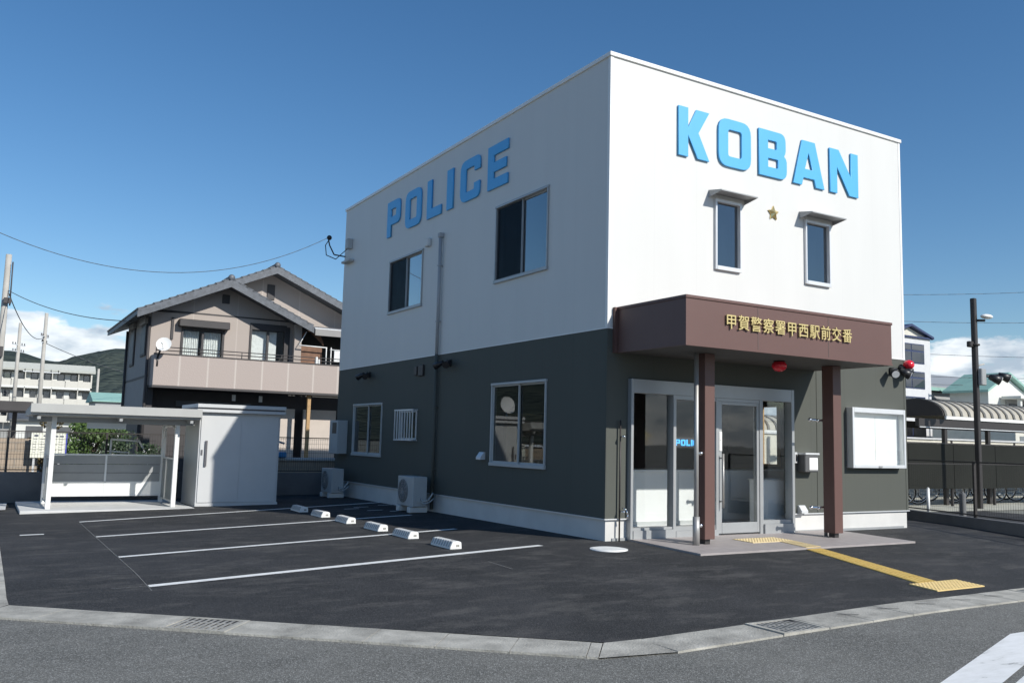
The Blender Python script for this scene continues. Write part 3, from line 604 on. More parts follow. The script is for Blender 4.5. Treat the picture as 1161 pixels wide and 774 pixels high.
# ---- things standing inside the office
MB_ = MB
t = thing('counter', (3, 1.5, -.28), 'long white reception counter inside behind the entrance glass', 'counter')
MB().box(.5, 1.42, -.28, 6.6, 1.47, .66).build('front_panel', 'counter', t); MB().box(.45, 1.38, .66, 6.65, 1.95, .70, .004).build('top', 'counter', t)
b = MB()
for x in (1.6, 2.7, 3.8, 4.9): b.box(x-.01, 1.412, -.27, x+.01, 1.4195, .65)
b.box(.5, 1.40, -.28, 6.6, 1.4185, -.20); b.build('skirting', 'alul', t)
t = thing('added_sunlit_box', (3.9, .45, -.28), 'low white box added behind the right-hand entrance pane to catch a strip of sun', 'cabinet')  # made-up box, placed and sized so sunlight shows as a bright strip
MB().box(3.66, .30, -.275, 4.2, .62, .56, .004).build('carcass', 'counter', t); MB().box(3.64, .28, .56, 4.22, .64, .585, .003).build('top', 'alul', t)

# ------------------------------------------------------------------ signs
def LTR(c, w):
    s = .265
    if c == 'P': return [[(0, 0), (s, 0), (s, .33), (w, .33, .2), (w, 1, .2), (0, 1)], [(s, .56), (w-s, .56, .04), (w-s, .78, .04), (s, .78)]]
    if c == 'O': return [[(0, 0, .26), (w, 0, .26), (w, 1, .26), (0, 1, .26)], [(s, .22, .06), (w-s, .22, .06), (w-s, .78, .06), (s, .78, .06)]]
    if c == 'L': return [[(0, 0), (w, 0), (w, .24), (s, .24), (s, 1), (0, 1)]]
    if c == 'I': return [[(0, 0), (w, 0), (w, 1), (0, 1)]]
    if c == 'C': return [[(0, 0, .26), (w, 0, .26), (w, .37), (w-s, .37), (w-s, .22, .04), (s, .22, .06), (s, .78, .06), (w-s, .78, .04), (w-s, .66), (w, .66), (w, 1, .26), (0, 1, .26)]]
    if c == 'E': return [[(0, 0), (w, 0), (w, .23), (s, .23), (s, .385), (w-.08, .385), (w-.08, .605), (s, .605), (s, .77), (w, .77), (w, 1), (0, 1)]]
    if c == 'K': return [[(0, 0), (.25, 0), (.25, .44), (w-.29, 0), (w+.02, 0), (.52, .53), (w+.02, 1), (w-.32, 1), (.25, .58), (.25, 1), (0, 1)]]
    if c == 'B': return [[(0, 0), (w, 0, .22), (w, .40), (w-.03, .47), (w-.08, .515), (w-.05, .56), (w-.03, .63), (w-.03, 1, .22), (0, 1)], [(s, .21), (w-s, .21, .03), (w-s, .40, .03), (s, .40)], [(s, .61), (w-s-.04, .61, .03), (w-s-.04, .79, .03), (s, .79)]]
    if c == 'A': return [[(0, 0), (s+.01, 0), (s+.06, .17), (w-s-.06, .17), (w-s-.01, 0), (w, 0), (w/2+.2, 1), (w/2-.2, 1)], [(w/2-.12, .37), (w/2+.12, .37), (w/2, .74)]]
    if c == 'N': return [[(0, 0), (s-.03, 0), (s-.03, .60), (w-s-.04, 0), (w, 0), (w, 1), (w-s+.03, 1), (w-s+.03, .42), (s+.03, 1), (0, 1)]]
def word(root, spec, z0, H, at, right, normal, m, depth, bev):
    for c, a0, a1 in spec:
        w = abs(a1-a0)/H; loops = [[(x*H, y*H, *(q*H for q in r)) for x, y, *r in L] for L in LTR(c, w)]
        o = letter(loops, depth, at(a0, z0), right, (0, 0, 1), normal, 'letter', m, root, bev); o['label'] = 'letter '+c
t = thing('koban_lettering', (3.65, 0, 5.92), 'raised sky-blue block letters KOBAN high on the sunlit front wall', 'sign')
word(t, [('K', 1.39, 2.06), ('O', 2.29, 3.06), ('B', 3.26, 3.96), ('A', 4.12, 4.96), ('N', 5.12, 5.92)], 5.925, .85, lambda a, z: (a, 0, z), (1, 0, 0), (0, -1, 0), 'cyan', .038, .005)
t = thing('police_lettering', (0, 6, 5.97), 'raised blue block letters POLICE high on the shaded side wall', 'sign')
word(t, [('P', 8.92, 8.16), ('O', 7.84, 6.98), ('L', 6.66, 5.95), ('I', 5.68, 5.40), ('C', 5.06, 4.23), ('E', 3.90, 3.13)], 5.97, .87, lambda a, z: (0, a, z), (0, -1, 0), (-1, 0, 0), 'cyan', .038, .005)
# Japanese name of the station on the canopy
t = thing('canopy_lettering', (2.3, -1.6, 2.9), 'row of small gold Japanese characters on the brown canopy fascia', 'sign')
for i, c in enumerate('甲賀警察署甲西駅前交番'):
    cu = bpy.data.curves.new('t', 'FONT'); cu.body = c; cu.size = .232; cu.extrude = .010; cu.offset = .0014; cu.align_x = 'CENTER'
    curve_mesh(cu, (.995+i*.2515, -1.60, 2.845), (1.0, 0, 0), (0, 0, 1), (0, -1, 0), 'character', 'gold', t, .045)
# illuminated POLICE sign behind the glass
t = thing('led_sign', (1.6, .06, 1.15), 'small glowing blue POLICE sign behind the entrance glass', 'sign')
MB().box(1.40, .06, 1.10, 2.15, .09, 1.27).build('backing', 'black', t)
word(t, [('P', 1.43, 1.525), ('O', 1.545, 1.64), ('L', 1.66, 1.74), ('I', 1.76, 1.79), ('C', 1.81, 1.905), ('E', 1.925, 2.01)], 1.135, .10, lambda a, z: (a, .058, z), (1, 0, 0), (0, -1, 0), 'led', .008, .001)
# five-pointed police emblem
def star():
    b = MB(); c = Vector((3.63, 0, 5.28)); R, r = .135, .07; tip = b.b.verts.new(c+Vector((0, -.07, 0))); P = []
    for k in range(10):
        a = math.pi/2+k*math.pi/5; q = R if k % 2 == 0 else r; P.append(b.b.verts.new(c+Vector((q*math.cos(a), -.025, q*math.sin(a)))))
    Q = [b.b.verts.new((p.co.x, -.001, p.co.z)) for p in P]
    for k in range(10): b.b.faces.new((tip, P[k], P[(k+1) % 10])); b.b.faces.new((P[k], P[(k+1) % 10], Q[(k+1) % 10], Q[k]))
    b.b.faces.new(Q); return b
tag(star().build('star_emblem', 'brass'), 'small golden five-pointed star emblem between the two narrow front windows', 'emblem')

# ------------------------------------------------------------------ fittings on the facade
t = thing('notice_board', (6.25, 0, 1.36), 'wall-mounted aluminium notice board with blank white sheets right of the entrance', 'notice board')
x0, x1, z0, z1 = 5.49, 7.02, .81, 1.915
MB().box(x0, -.02, z0, x1, 0, z1).build('back_panel', 'board', t)
f = MB(); f.box(x0, -.155, z0, x0+.05, -.0, z1, .004).box(x1-.05, -.155, z0, x1, -.0, z1, .004).box(x0+.051, -.155, z1-.09, x1-.051, 0, z1, .004).box(x0+.051, -.155, z0, x1-.051, 0, z0+.06, .004); f.build('frame', 'alul', t)
for a in (x0+.08, x0+.80): MB().box(a, -.026, z0+.08, a+.68, -.021, z1-.12).build('sheet', 'board', t)
MB().box(x0+.05, -.135, z0+.06, x1-.05, -.13, z1-.09).build('glass', 'glass', t)
MB().box(6.20, -.165, z0+.012, 6.30, -.156, z0+.04).build('latch', 'steel', t)
t = thing('intercom', (4.22, 0, .95), 'narrow silver intercom plate beside the entrance frame', 'intercom')
MB().box(4.10, -.03, .88, 4.17, 0, 1.07, .006).build('plate', 'alul', t); MB().box(4.12, -.034, .91, 4.155, -.03, 1.03).build('speaker', 'black', t)
t = thing('mailbox', (4.5, 0, .9), 'grey steel wall mailbox with white label left of the right-hand column', 'mailbox')
MB().box(4.20, -.17, .73, 4.54, 0, 1.05, .012).build('body', 'boxg', t); MB().box(4.19, -.19, 1.03, 4.55, 0, 1.065, .006).build('lid', 'alul', t)
MB().box(4.30, -.178, .77, 4.51, -.171, .98).build('label_plate', 'board', t)
t = thing('vent_cap', (4.28, 0, .07), 'small hooded silver vent cap low on the wall right of the entrance', 'vent')
b = MB(); b.prism([(0, .02), (-.10, .02), (-.10, .06), (-.03, .15), (0, .15)], 'x', 4.18, 4.34); b.build('hood', 'alul', t)
t = thing('vent_cap', (-.05, 3.85, .85), 'small silver vent cap left of the large lower side window', 'vent')
b = MB(); b.prism([(0, .78), (-.10, .78), (-.10, .82), (-.03, .92), (0, .92)], 'y', 3.75, 3.93); b.build('hood', 'alul', t)
t = thing('vent_cap', (-.05, 6.55, 5.4), 'small white vent cap right of the far upper side window', 'vent')
b = MB(); b.box(-.09, 6.43, 5.34, 0, 6.62, 5.52, .02); b.build('hood', 'white', t)
t = thing('vent_cap', (-.05, 6.75, 2.6), 'square dark vent cover high on the side wall left of the downpipe', 'vent')
b = MB(); b.box(-.05, 6.55, 2.50, 0, 6.80, 2.74, .01).box(-.052, 6.86, 2.52, 0, 7.0, 2.72, .01); b.build('hood', 'blackm', t)
# red beacon under the canopy
t = thing('beacon_lamp', (2.83, -.85, 2.53), 'red dome beacon hanging under the canopy', 'lamp')
MB().cyl((2.83, -.85, 2.50), (2.83, -.85, 2.535), .085, n=20).build('base', 'blackm', t); MB().ball((2.83, -.85, 2.455), .105, (1.15, 1.15, .9)).build('dome', 'red', t)
t = thing('beacon_lamp', (7.2, -.1, 2.78), 'pinkish red dome beacon at the right corner of the building', 'lamp')
MB().cyl((7.0, -.05, 2.74), (7.16, -.12, 2.74), .03, n=8).build('arm', 'black', t); MB().ball((7.18, -.14, 2.80), .105, (1, 1, .9)).build('dome', 'red', t); MB().cyl((7.18, -.14, 2.64), (7.18, -.14, 2.72), .09, n=14).build('base', 'black', t)
def flood(loc, heads, label, side):
    t = thing('floodlight', loc, label, 'floodlight', 'black twin floodlights on the walls'); x, y, z = loc
    if side == 'x':
        MB().box(-.05, y-.09, z-.07, 0, y+.09, z+.07, .01).build('base', 'black', t)
        for s in heads:
            b = MB(); b.cyl((-.05, y, z), (-.12, y+s*.12, z-.02), .02, n=8).cyl((-.10, y+s*.10, z+.02), (-.22, y+s*.26, z-.07), .045, .075, n=14); b.build('lamp_head', 'black', t)
    else:
        MB().box(x-.09, -.05, z-.07, x+.09, 0, z+.07, .01).build('base', 'black', t)
        for s in heads:
            hd = MB().cyl((x, -.05, z), (x+s*.12, -.12, z-.02), .02, n=8).cyl((x+s*.10, -.10, z+.02), (x+s*.22, -.24, z-.08), .055, .09, n=14).build('lamp_head', 'black', t)
            MB().cyl((x+s*.222, -.242, z-.0815), (x+s*.226, -.247, z-.0845), .07, n=14).build('lens', 'cap', hd)
flood((0, 9.75, 2.68), (-1, 1), 'black twin floodlight at the far end of the shaded side wall', 'x')
flood((0, 5.35, 2.70), (-1, 1), 'black twin floodlight right of the side wall downpipe', 'x')
flood((6.86, 0, 2.66), (-1, 1), 'black twin floodlight at the right corner of the front wall', 'y')
# meter cabinet and wiring bracket
t = thing('meter_cabinet', (-.12, 11.45, 1.1), 'pale grey meter cabinet on the far end of the side wall', 'cabinet')
MB().box(-.27, 11.1, .70, -.0, 11.72, 1.56, .008).build('box', 'acw', t); MB().box(-.276, 11.2, 1.22, -.271, 11.5, 1.5).build('meter_window', 'black', t)
t = thing('service_bracket', (-.1, 11.9, 6.1), 'service cable bracket with looped cable at the far upper corner of the side wall', 'bracket')
MB().box(-.14, 11.35, 6.15, -.001, 11.55, 6.42, .01).build('junction_box', 'acw', t); MB().box(-.16, 11.2, 5.78, -.001, 11.75, 5.84, .01).build('ledge', 'acw', t)
MB().tube([(-.03, 11.8, 6.0), (-.3, 11.95, 6.05), (-.42, 12.0, 6.3), (-.45, 12.05, 6.5)], .018).build('insulator_arm', 'black', t)
MB().tube([(-.1, 11.5, 6.15), (-.3, 11.8, 5.9), (-.5, 12.0, 6.02), (-.52, 12.05, 6.3), (-.4, 12.05, 6.5)], .012).ball((-.42, 12.05, 6.52), .07, n=6).build('loop_cable', 'black', t)

# ------------------------------------------------------------------ air conditioners
def ac():
    t = thing('air_conditioner', (0, 0, 0), 'x', 'air conditioner', 'air conditioner outdoor units along the side wall')
    MB().box(-.16, -.38, .12, .16, .38, .72, .012).build('casing', 'acw', t)
    MB().cyl((-.159, .10, .42), (-.168, .10, .42), .235, n=32).build('fan_opening', 'acg', t)
    b = MB()
    for r in (.06, .11, .16, .21, .24): b.ring((-.172, .10, .42), r, .003, 'x', 28, 4)
    for k in range(12): a = k*math.pi/6; b.cyl((-.172, .10, .42), (-.172, .10+.24*math.cos(a), .42+.24*math.sin(a)), .003, n=4)
    b.build('fan_guard', 'acw', t)
    for s in (-1, 1): MB().box(-.2, s*.27-.07, 0, .2, s*.27+.07, .115, .01).build('foot', 'plinth', t)
    MB().box(-.10, -.392, .2, .02, -.381, .36, .004).build('service_cover', 'acw', t)
    MB().tube([(.02, -.39, .28), (.03, -.50, .24), (.12, -.53, .26), (.18, -.50, .32), (.25, -.47, .40)], .017, 8).tube([(.02, -.39, .24), (.03, -.52, .19), (.14, -.55, .22), (.26, -.5, .3)], .013, 8).build('pipe', 'acw', t)
    return t
a = ac(); a['label'] = 'white air conditioner outdoor unit beside the downpipe, the nearer one'; a.location = (-.42, 6.05, h(0, 6)+.01)
a2 = copy_tree(a); a2['label'] = 'white air conditioner unit at the far end of the side wall, below the meter cabinet'; a2.location = (-.42, 10.9, h(0, 10.9)+.01)

# ------------------------------------------------------------------ bicycle shelter and shed
z0 = -.50
tag(MB().box(-7.40, 8.95, -.62, -4.12, 11.6, -.45, .008).build('shelter_slab', 'slab'), kind='structure')
t = thing('bicycle_shelter', (-5.7, 10, -.45), 'open metal bicycle shelter with flat roof and low slatted back screen', 'bicycle shelter')
for x, y in ((-6.90, 9.38), (-4.50, 9.44), (-6.90, 11.0), (-4.50, 11.0)): MB().box(x-.045, y-.045, -.45, x+.045, y+.045, 1.40, .004).build('post', 'cap', t)
r = MB(); r.prism([(8.95, 1.42), (8.92, 1.60), (9.0, 1.63), (11.5, 1.54), (11.5, 1.42)], 'x', -7.35, -4.12, .006); R_ = r.build('roof', 'gutg', t)
b = MB(); b.box(-7.36, 8.88, 1.47, -4.11, 8.915, 1.645, .004); b.build('gutter', 'gutg', R_)
b = MB()
for y in (9.4, 11.0): b.box(-7.3, y-.04, 1.30, -4.17, y+.04, 1.399)
for x in (-7.2, -5.7, -4.3): b.box(x-.03, 8.98, 1.34, x+.03, 11.45, 1.398)
b.build('roof_beam', 'greyp', R_)
MB().box(-6.3, 9.34, 1.18, -5.55, 9.36, 1.30).build('name_plate', 'cream', t)
b = MB()
for i in range(3): b.box(-6.855, 10.97, .02+i*.19, -4.545, 10.985, .20+i*.19)
BP = b.build('back_screen', 'greyp', t)
b = MB(); b.box(-6.855, 10.965, -.27, -4.545, 10.98, .00); b.build('lower_panel', 'cap', BP)
b = MB(); b.box(-6.855, 10.96, .585, -4.545, 11.0, .62).box(-5.72, 10.955, -.27, -5.68, 11.0, .584).box(-6.855, 10.955, -.31, -4.545, 11.0, -.271).box(-6.855, 10.955, .002, -4.545, 10.962, .018); b.build('rails', 'alul', BP)
for x, n_ in ((-6.90, 0), (-4.50, 1)):
    b = MB(); b.box(x-.006, 9.50, -.33, x+.006, 10.94, .55); b.build('side_panel', 'pale', t)
    b = MB(); b.box(x-.02, 9.5, -.36, x+.02, 10.94, -.33).box(x-.02, 9.5, .55, x+.02, 10.94, .58).box(x-.02, 10.45, -.33, x+.02, 10.49, .55); b.build('side_rail', 'cream', t)
b = MB(); b.tube([(-4.52, 9.5, 1.0), (-4.52, 9.55, 1.2), (-4.52, 9.8, 1.28), (-4.52, 10.6, 1.28), (-4.52, 10.85, 1.2), (-4.52, 10.92, 1.0)], .02, 8); b.build('arched_brace', 'cap', t)
b = MB(); b.tube([(-5.6, 11.2, .62), (-5.6, 11.2, .95), (-5.0, 11.25, .92), (-4.9, 11.25, .75)], .022, 8).tube([(-5.6, 11.2, .68), (-5.2, 11.25, .65)], .018, 8); tag(b.build('bicycle_rack', 'cap'), 'white bent-tube rack standing behind the shelter screen', 'rack')
t = thing('storage_shed', (-3.2, 10, -.5), 'grey-white steel storage shed between the bicycle shelter and the building', 'shed')
MB().box(-4.07, 9.34, -.55, -2.27, 10.9, -.44).build('base', 'plinth', t)
MB().box(-4.06, 9.35, -.44, -2.28, 10.88, 1.60, .004).build('body', 'shed', t)
for x0, x1, y in ((-4.03, -3.16, 9.335), (-3.19, -2.32, 9.345)):
    d = MB().box(x0, y-.012, -.36, x1, y+.006, 1.55, .004).build('door', 'shed', t)
    if x0 < -4: 
        MB().box(-3.93, y-.05, .42, -3.88, y-.035, .98, .004).box(-3.925, y-.035, .45, -3.885, y-.012, .5).box(-3.925, y-.035, .9, -3.885, y-.012, .95).build('handle', 'shedd', d)
        MB().box(-4.01, y-.02, .66, -3.97, y-.012, .78).build('lock', 'shedd', d)
for z in (0,):
    b = MB(); b.box(-4.15, 9.22, 1.60, -2.20, 11.0, 1.665, .004).box(-4.15, 9.20, 1.70, -2.20, 11.0, 1.78, .006); RR = b.build('roof', 'shed', t)
MB().box(-4.13, 9.24, 1.664, -2.22, 10.98, 1.701).build('roof_gap', 'shedd', RR)
MB().box(-4.07, 9.30, -.44, -2.27, 9.345, -.37).build('threshold', 'shed', t)

# ------------------------------------------------------------------ back fence
def mesh_fence(name, A, B, zb, zt, label, wallm, base_bot, parts=True, dv=.05, dh=.1, r=.0035, post=2.0, thick=.07):
    A = Vector(A); B = Vector(B); d = B-A; L = d.length; n = d.normalized()
    t = thing(name, (A.x, A.y, base_bot), label, 'fence')
    MB().obox((A+B)/2, n, L/2, thick, base_bot, zb).build('base_wall', wallm, t)
    k = max(1, int(L/post))
    for i in range(k+1): p = A+n*(L*i/k); MB().obox(p, n, .025, .025, zb, zt+.02).build('post', 'blackm', t)
    b = MB(); x = 0
    while x < L:
        p = A+n*x; b.cyl((p.x, p.y, zb+.04), (p.x, p.y, zt), r, n=4, caps=False); x += dv
    z = zb+.04
    while z < zt+.01: b.cyl((A.x, A.y, z), (B.x, B.y, z), r*1.1, n=4, caps=False); z += dh
    for z in (zb+.05, zt): b.obox((A+B)/2, n, L/2, .015, z-.012, z+.012)
    q = b.build('wire_mesh', 'blackm', t); return t
mesh_fence('mesh_fence', (-22, 12.35), (.6, 12.35), .16, 1.08, 'dark wire mesh fence on a low wall behind the shelter and shed', 'wallk', -.6, dv=.06, dh=.12)
mesh_fence('mesh_fence', (10.95, 6.3), (7.3, -4.9), -.13, .95, 'black wire mesh fence on a low kerb wall along the right side of the lot', 'wallk', -.5, dv=.06, dh=.5, thick=.09, r=.0017)
# sign board hung on the back fence
t = thing('sign_board', (-6.7, 13.9, -.45), 'pale notice sign on two posts behind the mesh fence and the bicycle shelter', 'sign')
for x in (-7.0, -6.45): MB().box(x-.025, 13.925, -.45, x+.025, 13.96, 1.05).build('post', 'alul', t)
MB().box(-7.09, 13.90, .44, -6.33, 13.92, 1.05).build('board', 'signy', t); MB().box(-6.33, 13.898, .44, -6.295, 13.922, 1.05).build('edge', 'bluee', t)
b = MB()
for (x0, x1, zz, hh) in ((-7.03, -6.94, .98, .05), (-6.83, -6.76, .98, .035), (-6.60, -6.50, .97, .04), (-6.47, -6.38, .97, .04)): b.box(x0, 13.896, zz-hh/2, x1, 13.8995, zz+hh/2)
for i in range(6):
    zz = .89-i*.065
    for k in range(5): x = -7.05+k*.14+random.uniform(0, .02); b.box(x, 13.897, zz, x+random.uniform(.05, .11), 13.8995, zz+.01)
b.build('print', 'ink', t)

# ------------------------------------------------------------------ foliage
def foliage(name, centre, radii, n, size, m, parent=None, seed=1, holes=.35, lobes=10):
    rnd = random.Random(seed); b = MB(); C0 = Vector(centre)
    L = [(Vector((rnd.gauss(0, .42), rnd.gauss(0, .42), rnd.gauss(0, .38))), rnd.uniform(.35, .62)) for _ in range(lobes)]
    for i in range(n):
        c, r = L[rnd.randrange(lobes)]; v = Vector((rnd.gauss(0, 1), rnd.gauss(0, 1), rnd.gauss(0, 1))).normalized()*r*(rnd.random()**.33)
        p = c+v; p = C0+Vector((p.x*radii[0], p.y*radii[1], p.z*radii[2]))
        a = Vector((rnd.gauss(0, 1), rnd.gauss(0, 1), rnd.gauss(0, .7))).normalized(); q = a.orthogonal().normalized(); q.rotate(Matrix.Rotation(rnd.random()*6.28, 3, a)); w = a.cross(q); s = size*rnd.uniform(.6, 1.3)
        b.b.faces.new([b.b.verts.new(p+e) for e in (q*s, w*s*.5, -q*s*.9, -w*s*.5)])
    return b.build(name, m, parent, fix=False)
t = thing('garden_tree', (-5.55, 15.7, -.5), 'small bright green garden tree seen over the screen of the bicycle shelter', 'tree')
b = MB(); b.cyl((-5.55, 15.7, -.5), (-5.5, 15.7, .7), .09, .06, n=8); 
for k in range(6): a = k*1.05; b.cyl((-5.5, 15.7, .4+.05*k), (-5.5+.5*math.cos(a), 15.7+.4*math.sin(a), 1.1), .03, .012, n=5)
b.build('trunk', 'bark', t); foliage('crown', (-5.55, 15.7, 1.0), (.95, .8, .62), 5200, .05, 'leaf', t, 3)
t = thing('flowering_shrub', (-4.9, 15.2, -.4), 'low dark shrub with white blossoms behind the fence', 'shrub')
MB().cyl((-4.9, 15.2, -.4), (-4.9, 15.2, .2), .05, .03, n=6).build('stem', 'bark', t)
foliage('leaves', (-4.9, 15.2, .25), (.85, .6, .6), 3600, .045, 'leaf2', t, 5); foliage('blossoms', (-4.9, 15.1, .3), (.85, .6, .6), 110, .035, 'hw', t, 6)
t = thing('hedge_shrub', (-6.9, 16.4, -.4), 'brownish shrub left of the green garden tree', 'shrub')
MB().cyl((-6.9, 16.4, -.4), (-6.9, 16.4, .3), .05, .03, n=6).build('stem', 'bark', t); foliage('leaves', (-6.9, 16.4, .55), (.8, .6, .55), 2600, .05, mat('dry_leaf', (.11, .085, .035), .7, var=.4, vs=3), t, 8)

# ------------------------------------------------------------------ neighbour house
Hs = thing('neighbour_house', (0, 23, -.45), 'two-storey tan house with dark tiled gable roofs and a long balcony', 'house')
g0, g1 = 20.9, 26.3
wins = [(-2.52, -1.07, 3.62, 4.75), (-.19, 1.13, 3.60, 5.05)]
apx = (-1.12, 6.36)
b = wall_mb('y', -3.5, 1.56, 2.7, 5.25, wins, .15, g0); b.build('front_wall', 'hwall', Hs)
b = MB(); b.prism([(-3.5, 5.25), (1.56, 5.25), (1.56, 5.32), (apx[0], 6.30), (-3.5, 5.20+.0)], 'y', g0, g0+.15); b.build('gable', 'hwall', Hs)
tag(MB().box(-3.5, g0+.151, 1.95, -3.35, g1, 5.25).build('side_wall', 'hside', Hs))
MB().box(-3.5, g0+.0, -.45, -3.3, g0+.2, 2.7).box(-3.5, 22.4, -.45, -3.3, g1, 1.95).build('lower_side_wall', 'htrim', Hs)
MB().box(-3.34, g0+.5, 5.2, 8, g1, 5.24).build('attic_floor', 'htrim', Hs)
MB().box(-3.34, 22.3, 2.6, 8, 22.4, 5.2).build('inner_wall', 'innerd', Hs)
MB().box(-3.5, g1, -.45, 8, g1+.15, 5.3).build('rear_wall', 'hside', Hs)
# belt and corner pipes
b = MB(); b.box(-3.515, g0+.0, 2.98, -3.501, g1, 3.06); b.build('belt_course', 'htrim', Hs)
b = MB(); b.box(-3.2, g0-.012, 5.24, 1.2, g0-.001, 5.29); b.build('gable_string_course', 'htrim', Hs)
for x, y in ((-3.56, g0-.04), (-3.56, g1-.1)): MB().cyl((x, y, -.4), (x, y, 5.0), .05, n=10).build('rain_pipe', 'htrim', Hs)
MB().box(-2.86, g0-.05, 4.3, -2.78, g0-.001, 5.05).build('wall_vent', 'htrim', Hs)
# side windows
for y0, y1, z0_, z1_ in ((21.6, 22.7, 3.75, 4.85), (24.3, 25.3, 3.55, 4.95)):
    w = MB().box(-3.55, y0, z0_, -3.501, y1, z1_, .01).build('window', 'htrim', Hs); MB().box(-3.56, y0+.08, z0_+.08, -3.551, y1-.08, z1_-.08).build('pane', 'aptd', w)
    MB().box(-3.62, y0-.05, z1_, -3.501, y1+.05, z1_+.2, .01).build('shutter_box', 'hside', w)
# front windows
for i, (x0, x1, z0_, z1_) in enumerate(wins):
    f = MB(); f.box(x0, g0-.04, z0_, x0+.07, g0+.1, z1_).box(x1-.07, g0-.04, z0_, x1, g0+.1, z1_).box(x0+.07, g0-.038, z1_-.07, x1-.07, g0+.1, z1_).box((x0+x1)/2-.035, g0-.0, z0_, (x0+x1)/2+.035, g0+.1, z1_-.07)
    w = f.build('window', 'htrim', Hs); MB().box(x0+.07, g0+.05, z0_, x1-.07, g0+.06, z1_-.07).build('pane', 'glass', w)
    if i == 0:
        b = MB(); n = 26
        for k in range(n):
            for (xa, xb) in ((x0+.08, x0+.62), (x1-.66, x1-.08)):
                u0 = xa+(xb-xa)*k/n; u1 = xa+(xb-xa)*(k+1)/n; d0 = .03*math.sin(k*1.9); d1 = .03*math.sin((k+1)*1.9)
                b.quad((u0, g0+.22+d0, z0_), (u1, g0+.22+d1, z0_), (u1, g0+.22+d1, z1_-.1), (u0, g0+.22+d0, z1_-.1))
        b.build('curtain', 'curtain', w); MB().box(x0-.12, g0-.28, z1_, x1+.12, g0-.001, z1_+.26, .02).build('shutter_box', 'htrim', w)
    else:
        MB().box(x0+.08, g0+.2, z0_, x1-.3, g0+.21, z1_-.2).build('curtain', 'curtain', w)  # pale sheet stands in for sky reflected in this pane
        MB().box(x0, g0-.03, z1_-.18, x1, g0-.001, z1_+.05).build('shutter_box', 'htrim', w); MB().box(x1, g0-.02, z0_, x1+.13, g0+.3, z1_).build('reveal', 'htrim', w)
for x in (apx[0]-.0,): MB().box(x-.10, g0-.03, 5.70, x+.16, g0-.001, 6.02, .01).build('gable_vent', 'htrim', Hs)
# roofs: slabs with fascia, tiled ridges
def gable_roof(ap, zl, xl, zr, xr, y0, y1, th=.16):
    b = MB(); b.prism([(xl, zl), ap, (xr, zr), (xr, zr-th), (ap[0], ap[1]-th-.03), (xl, zl-th)], 'y', y0, y1)
    R = b.build('roof', 'tile_roof', Hs)
    b = MB(); b.prism([(xl-.03, zl-.05), (ap[0], ap[1]-.05), (xr+.03, zr-.05), (xr+.03, zr-th-.12), (ap[0], ap[1]-th-.14), (xl-.03, zl-th-.12)], 'y', y0-.05, y0-.005); b.build('barge_board', 'tile_roof', R)
    b = MB(); L = y1-y0; n = int(L/.28)
    for k in range(n): yy = y0+k*L/n; b.cyl((ap[0], yy, ap[1]+.02), (ap[0], yy+L/n*.97, ap[1]+.02), .11, .10, n=10)
    b.ball((ap[0], y0, ap[1]+.03), .12, (1, .6, 1)); b.build('ridge_tiles', 'tile_roof', R)
    b = MB()
    for (x1_, z1_, x2_, z2_) in ((ap[0], ap[1], xl, zl), (ap[0], ap[1], xr, zr)):
        D_ = Vector((x2_-x1_, z2_-z1_)); Ls = D_.length; m_ = int(Ls/.26)
        nrm = Vector((-D_.y, D_.x)).normalized(); nrm = nrm if nrm.y > 0 else -nrm
        for k in range(m_):
            a_ = Vector((x1_, z1_))+D_*(k/m_); c_ = Vector((x1_, z1_))+D_*((k+1.08)/m_)
            b.prism([tuple(a_+nrm*.01), tuple(c_+nrm*.045), tuple(c_+nrm*.0), tuple(a_-nrm*.02)], 'y', y0, y1)
    b.build('tile_courses', 'tile_roof', R)
    return R
gable_roof(apx and (-1.12, 6.48), 5.14, -4.04, 5.11, 1.86, 20.1, 28.4)
gable_roof((1.26, 7.68), 6.6, -1.1, 5.62, 5.9, 23.0, 28.4)
b = MB(); b.prism([(-.6, 5.3), (5.2, 5.3), (5.2, 5.7), (1.26, 7.45), (-.6, 6.55)], 'y', 23.8, 23.95); b.build('rear_gable', 'hwall', Hs)
b = MB(); b.box(1.5, 23.78, 5.42, 6, 23.799, 5.46); b.build('gable_string_course', 'htrim', Hs)
MB().box(1.12, 23.76, 6.45, 1.42, 23.799, 7.05, .01).build('gable_vent', 'htrim', Hs)
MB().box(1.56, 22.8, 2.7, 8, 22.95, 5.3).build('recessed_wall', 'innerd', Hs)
# balcony
Bc = MB().box(-3.45, 20.12, 2.68, 8, 20.22, 3.70).box(-3.45, 20.221, 2.68, -3.35, 21.0, 3.70).build('balcony', 'balc', Hs)
MB().box(-3.47, 20.10, 2.60, 8, 21.0, 2.679).build('balcony_floor', 'htrim', Bc)
MB().box(-3.46, 20.10, 3.70, 8, 20.24, 3.735).build('coping', 'htrim', Bc)
b = MB()
for z in (3.84, 3.95): b.cyl((-3.4, 20.17, z), (8, 20.17, z), .016, n=6)
for i in range(9): x = -3.4+i*1.4; b.cyl((x, 20.17, 3.7), (x, 20.17, 3.96), .014, n=6)
b.build('railing', 'htrim', Bc)
MB().box(1.34, 20.55, 3.7, 1.60, 20.75, 5.15).build('balcony_post', 'hwall', Bc)
# awning roof over the right half of the balcony
b = MB(); b.prism([(20.3, 4.95), (22.8, 5.35), (22.8, 5.42), (20.3, 5.05)], 'x', 2.0, 8); AW = b.build('balcony_roof', 'alul', Hs)
b = MB(); b.box(2.0, 20.24, 4.78, 8, 20.32, 5.02); b.build('fascia', 'hside', AW)
